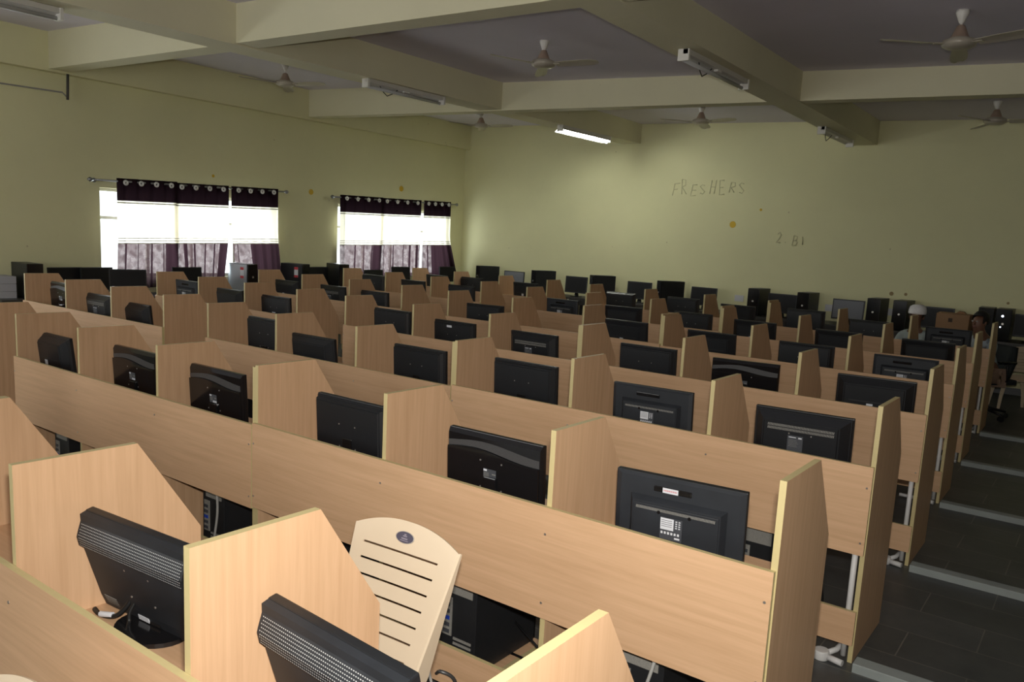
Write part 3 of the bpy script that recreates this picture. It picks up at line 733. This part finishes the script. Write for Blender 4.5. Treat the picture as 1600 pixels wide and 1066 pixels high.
# ---------------------------------------------------------------- ceiling fans
FANC=mat('fan_enamel',(.42,.38,.31),.3,.1,noise=(4,.1,2)); FANW=mat('fan_ivory',(.72,.70,.66),.35); FANB=mat('fan_brown_trim',(.36,.26,.20),.35,.2)
def make_fan(drop):
    t=thing('ceiling_fan','fan','ceiling fan')
    bm=B(); lathe(bm,[(.045,drop+.0),(.048,drop-.02),(.018,drop-.095),(.012,drop-.10)],n=20); obj('canopy',bm,FANW,t)
    bm=B(); tube(bm,[(0,0,.09),(0,0,drop-.06)],.010,10); obj('down_rod',bm,FANW,t)
    bm=B(); lathe(bm,[(.012,.135),(.03,.125),(.045,.09),(.065,.045),(.075,.035)],n=24); obj('motor_cover',bm,FANB,t)
    bm=B(); lathe(bm,[(.075,.038),(.115,.022),(.122,.0),(.118,-.018),(.09,-.034),(.05,-.042),(.0,-.044)],n=32); obj('motor_housing',bm,FANC,t)
    for k in range(3):
        a=2*PI*k/3; bm=B()
        n=14; top=[];bot=[]
        for i in range(n+1):
            r=.14+.46*i/n; hw=.048+.016*math.sin(PI*min(1,i/n*.9)); 
            if i==n: hw*=.55
            elif i==n-1: hw*=.85
            pitch=math.radians(11)
            for lst,dz in ((top,.002),(bot,-.002)):
                row=[]
                for u in (-1,-.3,.4,1):
                    yy=u*hw; z=-math.sin(pitch)*yy+dz-.004-.006*(u*u)
                    row.append(bm.verts.new((r,yy*math.cos(pitch),z)))
                lst.append(row)
        for i in range(n):
            for j in range(3):
                bm.faces.new((top[i][j],top[i+1][j],top[i+1][j+1],top[i][j+1])); bm.faces.new((bot[i][j],bot[i][j+1],bot[i+1][j+1],bot[i+1][j]))
            for j in (0,3): bm.faces.new((top[i][j],bot[i][j],bot[i+1][j],top[i+1][j]))
        for i in (0,n):
            for j in range(3): bm.faces.new((top[i][j],top[i][j+1],bot[i][j+1],bot[i][j]))
        bx(bm,.095,.19,-.022,.022,-.012,-.005)
        bmesh.ops.rotate(bm,cent=(0,0,0),matrix=Matrix.Rotation(a,3,'Z'),verts=bm.verts)
        obj('blade',bm,FANC,t)
    return t
for x,y,hz,ang,lab in ((-4.97,6.93,3.53,8,'ivory ceiling fan in the middle bay, nearer of its two'),(-1.21,7.08,3.42,338,'large near ceiling fan at the top right corner'),(-9.1,6.95,3.60,16,'ceiling fan in the window-side bay, behind the first beam, nearer of its two'),(-9.0,10.85,3.615,8,'small far ceiling fan in the window-side bay near the room corner'),(-5.08,11.0,3.555,345,'far ceiling fan in the middle bay, right of the lit tube'),(-1.40,11.1,3.44,0,'far ceiling fan at the right edge, partly behind the beam')):
    cz=ceil_z(x)+.001; f=make_fan(cz-hz); f.location=(x,y,hz); f.rotation_euler=(0,0,math.radians(ang)); f['label']=lab; f['group']='ceiling fans'

# ---------------------------------------------------------------- tube lights
TUBE_OFF=mat('unlit_tube',(.50,.50,.49),.25); FIXW=mat('fixture_enamel',(.60,.58,.54),.4,noise=(8,.08,2))
TUBE_ON=mat('lit_tube',(1,1,1),.3,emit=((.97,1,.9),75))
FIX_ON=FIXW
def tube_fixture(x,y,zb,L,label,on=False,tube_=True,loop=None,rz=0):
    t=thing('tube_light_fixture',label,'tube light',(x,y,zb),math.radians(rz),'tube light fixtures under the beams')
    bm=B(); bx(bm,-.025,.025,-L/2,L/2,-.045,0,0,.004); obj('batten',bm,FIXW,t)
    bm=B(); prism(bm,[(-.075,-.062),(-.025,-.03),(-.025,-.02),(-.082,-.055)],'y',-L/2+.03,L/2-.03); obj('reflector',bm,FIXW,t)
    if on:
        bm=B(); prism(bm,[(-.13,-.10),(-.05,-.04),(-.01,-.04),(.05,-.075),(.05,-.07),(-.01,-.03),(-.05,-.03),(-.13,-.095)],'y',-L/2+.02,L/2-.02); obj('glare_hood',bm,FANW,t)  # hood added to catch light and widen the tube's glare
    for s in (-1,1):
        bm=B(); bx(bm,-.07,.032,s*L/2-.03*(s>0),s*L/2+.03*(s<0),-.095,0,0,.004); obj('end_cap',bm,FANW,t)
    bm=B(); bx(bm,-.02,.02,-.05,.03,-.062,-.04,0,.003); obj('starter',bm,FANW,t)
    if loop is not None:
        bm=B(); tube(bm,[(-.03,loop-.15,-.03),(-.05,loop-.08,-.09),(-.06,loop,-.13),(-.05,loop+.08,-.09),(-.03,loop+.15,-.03)],.005,6); obj('wire_loop',bm,CABLE,t)
    if tube_:
        bm=B(); tube(bm,[(-.035,-L/2+.03,-.078),(-.035,L/2-.03,-.078)],.03 if on else .018,14); obj('tube',bm,TUBE_ON if on else TUBE_OFF,t)  # lit tube thickened so its shape carries the glare
    return t
def zb1(y): return 3.385+(y-YB)/(YW-YB)*.09
def xb1(y): return -7.16+(y-YB)/(YW-YB)*.32
def zb2(y): return 3.46+(y-YB)/(YW-YB)*-.09
tube_fixture(xb1(7)-.07,7.08,zb1(7),1.24,'white batten with an unlit tube under the left beam, between the first two fans',loop=-.25,rz=-2)
tube_fixture(xb1(10.8)-.02,10.85,zb1(10.8),1.34,'lit fluorescent tube glowing white under the far end of the left beam',on=True,rz=-2)
tube_fixture(xb1(2.7)-.22,2.62,zb1(2.6),1.42,'white batten with an unlit tube at the top left corner under the left beam',rz=-2)
tube_fixture(-3.13,7.05,zb2(7),1.36,'white batten with an unlit tube under the right beam, near its middle',loop=-.2,rz=0)
tube_fixture(-3.24,11.3,zb2(11.3),1.35,'empty batten without a tube under the far end of the right beam',tube_=False,loop=-.3)
t=thing('wall_conduit','grey conduit dropping from the beam and a cable running along the left wall','conduit',(XL+.02,4.9,3.2))
bm=B(); tube(bm,[(0.11,.02,.24),(0.11,.01,-.06)],.016,10); obj('drop_pipe',bm,mat('dark_pipe',(.07,.065,.06),.5),t)
bm=B(); tube(bm,[(.005,-3.5,.02),(.005,-1.5,.0),(.005,0,.03),(.10,.01,-.03)],.009,8); obj('wall_cable',bm,mat('grey_wall_cable',(.26,.25,.23),.5),t)

# ---------------------------------------------------------------- marks on the walls
YEL=mat('yellow_sticker',(.62,.40,.015),.5)
for ax,p,r,lab in (('x',(XL+.002,8.715,2.333),.045,'round yellow sticker on the left wall between the curtained windows'),('x',(XL+.002,10.754,2.549),.05,'round yellow sticker on the left wall above the right window'),('x',(XL+.002,6.955,2.423),.022,'small yellow sticker on the left wall above the left window'),('y',(-5.072,YW-.002,2.18),.052,'round yellow sticker on the far wall under the scrawled word'),('y',(-4.634,YW-.002,2.422),.02,'small yellow mark on the far wall between the scrawls')):
    bm=B(); disc(bm,p,r,ax,.0015,20); tag(obj('wall_sticker',bm,YEL),lab,'sticker',None)
STN=mat('brown_stain',(.30,.22,.10),.8)
for x,z,rr,lab in ((-2.59,1.284,.03,'small brown stain on the far wall above the white cap'),(-2.40,1.29,.022,'smaller brown stain on the far wall right of the darker one'),(-1.13,1.279,.018,'small dark spot on the far wall above the lit tower')):
    bm=B(); disc(bm,(x,YW-.002,z),rr,'y',.001,9); tag(obj('wall_stain',bm,STN),lab,'stain')
SCR=mat('faint_pencil',(.60,.575,.35),.8)
GL={'F':[[(0,0),(.1,1)],[(.1,1),(.75,1.05)],[(.05,.5),(.5,.55)]],'R':[[(0,0),(.05,1)],[(.05,1),(.5,.95),(.55,.6),(.08,.48)],[(.08,.48),(.6,0)]],'E':[[(.6,.05),(0,0),(.05,1),(.6,1.0)],[(.03,.5),(.5,.52)]],
'S':[[(.6,.9),(.3,1),(.05,.8),(.3,.5),(.55,.25),(.3,0),(0,.1)]],'H':[[(0,0),(.05,1)],[(.55,0),(.6,1)],[(.02,.5),(.58,.5)]],'2':[[(0,.8),(.3,1),(.5,.75),(.3,.4),(0,0),(.6,0)]],'.':[[(.1,0),(.2,.02)]],'B':[[(0,0),(.05,1)],[(.05,1),(.5,.9),(.45,.55),(.05,.5)],[(.05,.5),(.6,.35),(.5,.02),(0,0)]],'I':[[(.3,0),(.3,1)]]}
def scrawl(text,x,z,h,wd,drop,r,label):
    bm=B()
    for i,ch in enumerate(text):
        for s in GL.get(ch,[]):
            tube(bm,[(x+(i+(a+.12*math.sin(i*3.1+b*2))*.85)*wd,YW-.0015,z-drop*i+(b+.1*math.sin(i*2.3))*h*(.8+.2*math.sin(i*1.7))) for a,b in s],r,4)
    tag(obj('wall_writing',bm,SCR),label,'writing')
scrawl('FRESHERS',-6.17,2.62,.24,.165,-.008,.007,'faint pencilled capitals reading FRESHERS on the far wall')
scrawl('2.BI',-4.34,1.93,.20,.125,.008,.009,'faint scrawled characters low on the far wall to the right')

# ---------------------------------------------------------------- wall tables and what stands on them
WT=.745
TABM=mat('dark_table_laminate',(.045,.042,.04),.4,noise=(7,.15,3)); 
def table_far(x0,x1,label):
    y0,y1=11.83,12.45; z=fl(12.1); t=thing('wall_table',label,'table',((x0+x1)/2,(y0+y1)/2,z),0,'tables along the far wall'); w=(x1-x0)/2; d=(y1-y0)/2
    bm=B(); bx(bm,-w,w,-d,d,WT-.03,WT,0,.003); obj('tabletop',bm,TABM,t)
    bm=B(); bx(bm,-w+.03,w-.03,-d+.03,-d+.05,WT-.12,WT-.03); obj('apron',bm,TABM,t)
    for sx in (-1,1):
        for sy in (-1,1):
            bm=B(); bx(bm,sx*(w-.04)-.02,sx*(w-.04)+.02,sy*(d-.05)-.02,sy*(d-.05)+.02,0,WT-.03); obj('leg',bm,TABM,t)
for i,(a,b) in enumerate(((-10.1,-7.72),(-7.7,-5.32),(-5.3,-2.92),(-2.9,-.5),(-.48,1.9))):
    table_far(a,b,'dark long table against the far wall, %s from the window corner'%['first','second','third','fourth','fifth'][i])
def table_left(y0,y1,label):
    x0,x1=XL+.05,XL+.62; z=fl((y0+y1)/2); t=thing('wall_table',label,'table',((x0+x1)/2,(y0+y1)/2,z),0,'tables along the left wall'); w=(x1-x0)/2; d=(y1-y0)/2
    bm=B(); bx(bm,-w,w,-d,d,WT-.03,WT,0,.003); obj('tabletop',bm,TABM,t)
    for sx in (-1,1):
        for sy in (-1,1):
            bm=B(); bx(bm,sx*(w-.04)-.02,sx*(w-.04)+.02,sy*(d-.05)-.02,sy*(d-.05)+.02,0,WT-.03); obj('leg',bm,TABM,t)
for i,(a,b) in enumerate(((3.9,6.5),(6.52,9.1),(9.12,11.75))):
    table_left(a,b,'dark long table against the window wall, %s'%['nearest of three, below the left window','middle of three','farthest of three, below the right window'][i])
ZF=fl(12.1)+WT
FAR=[('t',-9.76,.42,'black computer tower on the far wall table nearest the room corner'),
('s',-9.10,0,'monitor with a grey screen on the far wall, first beside the corner tower'),
('t',-8.45,.40,'black tower with a bright spot on the far wall table, second from the corner'),
('s',-7.72,0,'dark-screened monitor on the far wall table beside the third tower'),
('t',-7.20,.42,'black tower close beside a dark-screened monitor, third from the corner'),
('s',-6.46,0,'black monitor alone against the far wall, left of the squat tower'),
('t',-5.90,.40,'squat black tower on the far wall table below the faint word'),
('s',-5.30,0,'black monitor against the far wall, right of the squat tower'),
('t',-4.41,.40,'tall black tower on the far wall table, left of the paired monitor'),
('s',-4.03,0,'black monitor between two towers on the far wall table'),
('t',-3.66,.40,'black tower right of the monitor between two towers, far wall'),
('s',-3.07,0,'monitor with a pale grey painted reflection on its screen on the far wall table'),
('t',-2.68,.38,'black tower right of the pale-screened monitor on the far wall'),
('t',-2.34,.39,'black tower behind the person in the white cap'),
('s',-1.92,0,'black monitor behind the cardboard box at the far wall'),
('t',-1.32,.38,'dark tower between the cardboard box and the lit tower'),
('l',-1.11,.40,'black tower with bright blue-white front lights at the right end of the far wall'),
('s',-.78,0,'monitor at the right edge of the picture on the far wall table')]
YF=12.12
for k,x,h,lab in FAR:
    if k in'tl':
        o=put_tower((x,YF+.05,ZF),PI if k=='l' else (PI+math.radians(random.uniform(-4,4)) if x>-5 else PI+math.radians(random.choice((-38,-30,-8)))),lab,'computer towers along the far wall')
        if k=='l':
            bm=B(); disc(bm,(.01,.222,.32),.013,'y',.003,16); disc(bm,(.02,.222,.18),.008,'y',.003,12)
            l=obj('indicator_light',bm,mat('led_light',(.6,.7,1),.3,emit=((.75,.85,1),6)),o); l['label']='bright blue-white indicator lights'
    else:
        o=put_monitor('plain',(x,YF,ZF),PI+math.radians(random.uniform(-5,5)),lab,group='monitors along the far wall'); raise_head(o,.02)
        if x in(-9.10,-3.07):
            for ch in o.children:
                if ch.name.startswith('screen') and 'frame' not in ch.name:
                    me=ch.data.copy(); ch.data=me; me.materials.clear(); me.materials.append(mat('painted_reflection_screen',(.15,.155,.18) if x<-5 else (.24,.25,.28),.45))  # pale grey base colour stands in for reflections on the screen
XT=XL+.32
LEFT=[('t',4.30,'wide black tower at the left edge of the picture on the window-wall table',90),
('s',4.74,'dark monitor beside the left-edge tower on the window-wall table',100),
('s',5.12,'monitor with a glare on its screen below the left end of the left window',100),
('b',5.48,'black monitor seen from its back below the left window',250),
('s',6.35,'flat dark monitor below the middle of the left window',92),
('t2',7.22,'silver-sided tower with a red and white label below the left window',97),
('t3',8.16,'black tower with a red and white label between the two windows',105),
('s',8.62,'black monitor beside the labelled black tower between the windows',95),
('t',9.02,'black tower below the left end of the right window',80),
('s2',9.85,'low black monitor below the right window',92),
('s',10.5,'black monitor below the middle of the right window',88),
('s',11.75,'dark monitor below the right end of the right window',90)]
SIL=mat('silver_panel',(.40,.43,.45),.3,.5)
for k,y,lab,rz in LEFT:
    z=fl(y)+WT
    if k[0]=='t':
        o=put_tower((XT,y,z),math.radians(rz-180),lab,'computer towers along the window wall')
        if k in('t2','t3'):
            s=1
            bm=B(); bx(bm,.091,.0935,-.19,.19,.02,.40); p=obj('side_panel',bm,SIL if k=='t2' else BLACK,o)
            if k=='t2': p['label']='silver side panel'
            bm=B(); bx(bm,.0935,.0955,.06,.13,.20,.36,0); bx(bm,.095,.0965,.06,.13,.32,.36,1); bx(bm,.095,.0965,.06,.13,.20,.235,1)
            p=obj('label_sticker',bm,[WHITEL,REDL],o); p['label']='white sticker with red bands'
    elif k=='b': o=put_monitor('plain',(XT+.05,y,z),math.radians(rz-180+180),lab,group='monitors along the window wall')
    else:
        o=put_monitor('plain' if k=='s' else 'bevel',(XT,y,z),math.radians(rz-180),lab,group='monitors along the window wall'); raise_head(o,.02 if k=='s' else -.03)
# stacked paper boxes at the left edge
for j in range(3):
    bm=B(); bx(bm,-.15,.15,-.12,.12,0,.085,0,.004); o=obj('paper_pack',bm,mat('white_paper',(.42,.43,.46),.6)); o.location=(XT-.05,4.02,fl(4)+WT+.087*j)
    tag(o,'white paper pack at the left edge on the window-wall table, %s of its stack'%['bottom','middle','top'][j],'paper pack','stacked paper packs')
# cardboard box
t=thing('cardboard_box','brown cardboard carton with folded-open flaps on the far wall table','box',(-1.66,11.98,ZF),math.radians(-6))
CB=mat('cardboard',(.30,.17,.085),.7,noise=(8,.12,3)); CBD=mat('cardboard_print',(.06,.035,.02),.7)
bm=B(); w,d,h=.20,.13,.29
for a in ((-w,w,-d,-d+.006),(-w,w,d-.006,d),(-w,-w+.006,-d,d),(w-.006,w,-d,d)): bx(bm,*a,0,h)
bx(bm,-w,w,-d,d,0,.006); obj('carton',bm,CB,t)
for sx,tl in ((1,1),(-1,1)):
    bm=B(); v=[bm.verts.new(p) for p in ((-w,sx*d,h),(w,sx*d,h),(w*.95,sx*.01,h+.012),(-w*.95,sx*.01,h+.015))]; bm.faces.new(v)
    o=obj('flap',bm,CB,t); m=o.modifiers.new('s','SOLIDIFY'); m.thickness=.005
bm=B(); bx(bm,-.05,.0,-d-.002,-d,.19,.24); obj('printed_mark',bm,CBD,t)
bm=B(); prism(bm,[(-.05,0),(.0,.035),(.06,.03),(.09,0)],'y',-.05,.05); o=obj('crumpled_paper',bm,mat('brown_paper',(.32,.17,.08),.8)); o.location=(-1.62,11.98,ZF+.30); tag(o,'crumpled brown paper lying on top of the cardboard carton','paper')
# white wall sockets behind the far tables
SOC=mat('socket_plastic',(.62,.62,.64),.4)
for x,z,lab in ((-9.93,1.0,'white socket plate on the far wall beside the corner tower'),(-4.85,1.02,'white socket plate on the far wall left of the tall tower'),(-3.42,1.0,'white socket plate on the far wall left of the pale-screened monitor'),(-2.58,1.02,'white socket plate on the far wall left of the person in the white cap')):
    t=thing('wall_socket',lab,'socket',(x,YW-.001,z),0,'socket plates on the far wall'); bm=B(); bx(bm,-.075,.075,-.012,0,-.05,.05,0,.003); obj('plate',bm,SOC,t)
    for q in (-.035,.035):
        bm=B(); bx(bm,q-.008,q+.008,-.017,-.011,-.012,.012); obj('switch',bm,SOC,t)

# ---------------------------------------------------------------- people
SKIN=mat('brown_skin',(.16,.075,.045),.5,noise=(20,.1,2)); HAIR=mat('black_hair',(.008,.007,.007),.6,noise=(80,.4,3))
def skin_obj(name, chain, m, parent, lev=2):
    """chain: list of (id, (x,y,z), radius, parent id)"""
    me=bpy.data.meshes.new(name); ids=[c[0] for c in chain]
    me.from_pydata([c[1] for c in chain],[(ids.index(c[3]),i) for i,c in enumerate(chain) if c[3] is not None],[])
    o=bpy.data.objects.new(name,me); COL.objects.link(o); o.parent=parent
    md=o.modifiers.new('skin','SKIN'); sv=me.skin_vertices[0].data
    for i,c in enumerate(chain):
        r=c[2] if isinstance(c[2],tuple) else (c[2],c[2]); sv[i].radius=r; sv[i].use_root=(c[3] is None)
    s=o.modifiers.new('sub','SUBSURF'); s.levels=lev; s.render_levels=lev
    me.materials.append(m); me.polygons.foreach_set('use_smooth',[True]*len(me.polygons)); md.use_smooth_shade=True
    return o
def person(label, loc, rz, shirt_col, trouser_col, lean=(0,0), cap=False, arms_fwd=True):
    t=thing('person',label,'person',loc,rz); t.scale=(.9,.9,.89)
    lx,ly=lean; H=.47                       # seat height
    P=lambda x,y,z:(x,y,z)
    # facing -y, seated: hips at (0,0,H+.09)
    sh=(lx,-.02+ly,H+.52); nk=(lx*1.1,-.035+ly*1.1,H+.60); hd=(lx*1.2,-.06+ly*1.2,H+.74)
    ch=[('pel',(0,0,H+.09),(.15,.11),None),('wai',(lx*.4,ly*.4,H+.24),(.135,.10),'pel'),('che',(lx*.8,ly*.8-.01,H+.42),(.15,.105),'wai'),('nkb',sh,(.085,.07),'che'),('nk',nk,(.052,.055),'nkb'),('jaw',(hd[0],hd[1]-.012,hd[2]-.06),(.066,.078),'nk'),('hed',hd,(.078,.095),'jaw'),('top',(hd[0],hd[1]+.012,hd[2]+.085),(.055,.066),'hed')]
    for s,n in ((-1,'l'),(1,'r')):
        S=(sh[0]+s*.165,sh[1]+.0,sh[2]-.045); E=(sh[0]+s*.21,sh[1]-.13,sh[2]-.27); W=(s*.12+lx*.5,sh[1]-.36,H+.31)
        ch+=[(n+'s',S,(.055,.055),'nkb'),(n+'e',E,(.042,.042),n+'s'),(n+'w',W,(.028,.024),n+'e'),(n+'p',(W[0]-s*.015,W[1]-.06,W[2]-.01),(.036,.014),n+'w')]
        for q in range(4):
            L=[.07,.078,.072,.055][q]; bx_=W[0]-s*.015+s*(.027-.018*q)*-1
            ch+=[(n+'f%d'%q,(bx_,W[1]-.09,W[2]-.014),(.0085,.0085),n+'p'),(n+'g%d'%q,(bx_,W[1]-.09-L*.55,W[2]-.02),(.008,.008),n+'f%d'%q),(n+'h%d'%q,(bx_,W[1]-.09-L,W[2]-.045),(.007,.007),n+'g%d'%q)]
        ch+=[(n+'t1',(W[0]-s*.055,W[1]-.05,W[2]-.012),(.010,.010),n+'p'),(n+'t2',(W[0]-s*.066,W[1]-.085,W[2]-.02),(.008,.008),n+'t1')]
        K=(s*.13,-.43,H+.06); A=(s*.12,-.38,.09)
        ch+=[(n+'hip',(s*.09,-.06,H+.075),(.085,.085),'pel'),(n+'k',K,(.058,.058),n+'hip'),(n+'a',A,(.036,.036),n+'k'),(n+'ft',(s*.125,-.50,.035),(.042,.026),n+'a')]
    body=skin_obj('body',ch,SKIN,t)
    # shirt
    g=lambda i:[c for c in ch if c[0]==i][0]
    def inf(i,e,pa): c=g(i); r=c[2]; return (i,c[1],(r[0]+e,r[1]+e),pa)
    sc=[inf('pel',.014,None),inf('wai',.018,'pel'),inf('che',.018,'wai'),inf('nkb',.016,'che')]
    for n in 'lr':
        sc.append(inf(n+'s',.016,'nkb')); e=g(n+'e'); s_=g(n+'s'); mid=tuple(s_[1][i]*.25+e[1][i]*.75 for i in range(3)); sc.append((n+'m',mid,(.060,.060),n+'s'))
    o=skin_obj('shirt',sc,mat('shirt_%d'%int(shirt_col[0]*1000),shirt_col,.7,noise=(10,.08,3)),t)
    tr=[('pel',(0,0,H+.075),(.158,.118),None)]
    for n in 'lr': tr+=[inf(n+'hip',.012,'pel'),inf(n+'k',.014,n+'hip'),inf(n+'a',.022,n+'k')]
    o=skin_obj('trousers',tr,mat('trousers_%d'%int(trouser_col[0]*1000),trouser_col,.7),t)
    # face
    hx,hy,hz=hd
    for s in (-1,1):
        bm=B(); bmesh.ops.create_uvsphere(bm,u_segments=10,v_segments=6,radius=.011,matrix=Matrix.Translation((hx+s*.031,hy-.088,hz+.01))); obj('eye',bm,mat('eye_white',(.4,.38,.35),.3),t)
    bm=B(); prism(bm,[(hy-.082,hz+.005),(hy-.112,hz-.03),(hy-.084,hz-.036)],'x',hx-.012,hx+.012); obj('nose',bm,SKIN,t)
    bm=B(); bx(bm,hx-.024,hx+.024,hy-.095,hy-.082,hz-.068,hz-.058,0,.003); obj('mouth',bm,mat('lips',(.12,.04,.035),.5),t)
    for s in (-1,1):
        bm=B(); bmesh.ops.create_uvsphere(bm,u_segments=8,v_segments=6,radius=.5,matrix=Matrix.Translation((hx+s*.08,hy+.005,hz-.005))@Matrix.Diagonal((.022,.035,.062,1))); obj('ear',bm,SKIN,t)
    bm=B(); bmesh.ops.create_uvsphere(bm,u_segments=20,v_segments=14,radius=1,matrix=Matrix.Translation((hx,hy+.022,hz+.035))@Matrix.Diagonal((.092,.108,.112,1)))
    bmesh.ops.delete(bm,geom=[v for v in bm.verts if v.co.z<hz-.03 or (v.co.y<hy-.045 and v.co.z<hz+.06)],context='VERTS')
    obj('hair',bm,HAIR,t,True)
    if cap:
        bm=B(); lathe(bm,[(.104,.035),(.108,.05),(.106,.09),(.094,.13),(.06,.155),(.0,.162)],(hx,hy+.012,hz),24)
        o=obj('cap',bm,mat('white_cap_cloth',(.72,.71,.72),.8,noise=(60,.2,3)),t); o['label']='white knitted skullcap'
    return t
def make_stool_chair():
    t=thing('office_chair','chair','chair')
    bm=B(); bx(bm,-.23,.23,-.23,.22,.40,.46,0,.02); obj('seat',bm,mat('chair_fabric',(.012,.016,.018),.8),t)
    bm=B(); n=10; g=[]
    for j in range(n+1):
        z=.46+.36*j/n; hw=.20-.03*abs(j/n-.5)*2
        g.append([bm.verts.new((u*hw,.20+.06*(j/n)+.03*u*u*-1,z)) for u in (-1,-.5,0,.5,1)])
    for j in range(n):
        for i in range(4): bm.faces.new((g[j][i],g[j][i+1],g[j+1][i+1],g[j+1][i]))
    o=obj('backrest',bm,mat('chair_fabric',(.012,.016,.018),.8),t,True); m=o.modifiers.new('s','SOLIDIFY'); m.thickness=.05
    bm=B(); tube(bm,[(0,.0,.40),(0,0,.10)],.025,12); obj('gas_column',bm,METALD,t)
    bm=B(); tube(bm,[(0,.10,.41),(0,.24,.43),(0,.245,.62)],.018,8); obj('back_bar',bm,METALD,t)
    for s in (-1,1):
        bm=B(); tube(bm,[(s*.20,.05,.42),(s*.27,.03,.46),(s*.27,.0,.64),(s*.27,-.12,.66),(s*.27,.12,.66)],.014,8); obj('armrest',bm,BLACK,t)
    for k in range(5):
        a=2*PI*k/5; c,s=math.cos(a),math.sin(a)
        bm=B(); tube(bm,[(0,0,.12),(c*.28,s*.28,.07)],[.022,.013],8); f=obj('base_spoke',bm,METALD,t)
        bm=B(); disc(bm,(c*.28,s*.28,.028),.028,'x',.02,14); tube(bm,[(c*.28,s*.28,.03),(c*.28,s*.28,.075)],.008,6); obj('caster',bm,BLACK,f)
    return t
yF=10.32
oc=make_stool_chair(); oc.location=(-1.06,10.42,fl(10.4)); oc.rotation_euler=(0,0,math.radians(-38)); oc['label']='black office chair on casters under the dark-haired person at the aisle end'; oc['group']='office chairs at the last row'
o2=copy_tree(oc); o2.location=(-1.80,10.42,fl(10.4)); o2.rotation_euler=(0,0,0); o2['label']='black office chair at the last row, under the person in the white cap'
person('person in a pale shirt and white skullcap seated behind the last row of desks',(-1.82,10.30,fl(10.3)),0,(.42,.50,.50),(.05,.05,.06),cap=True)
person('dark-haired person in pale blue shirt and tan trousers seated at the aisle end',(-1.02,10.34,fl(10.3)),math.radians(-30),(.44,.52,.58),(.26,.17,.12),lean=(-.13,-.03))
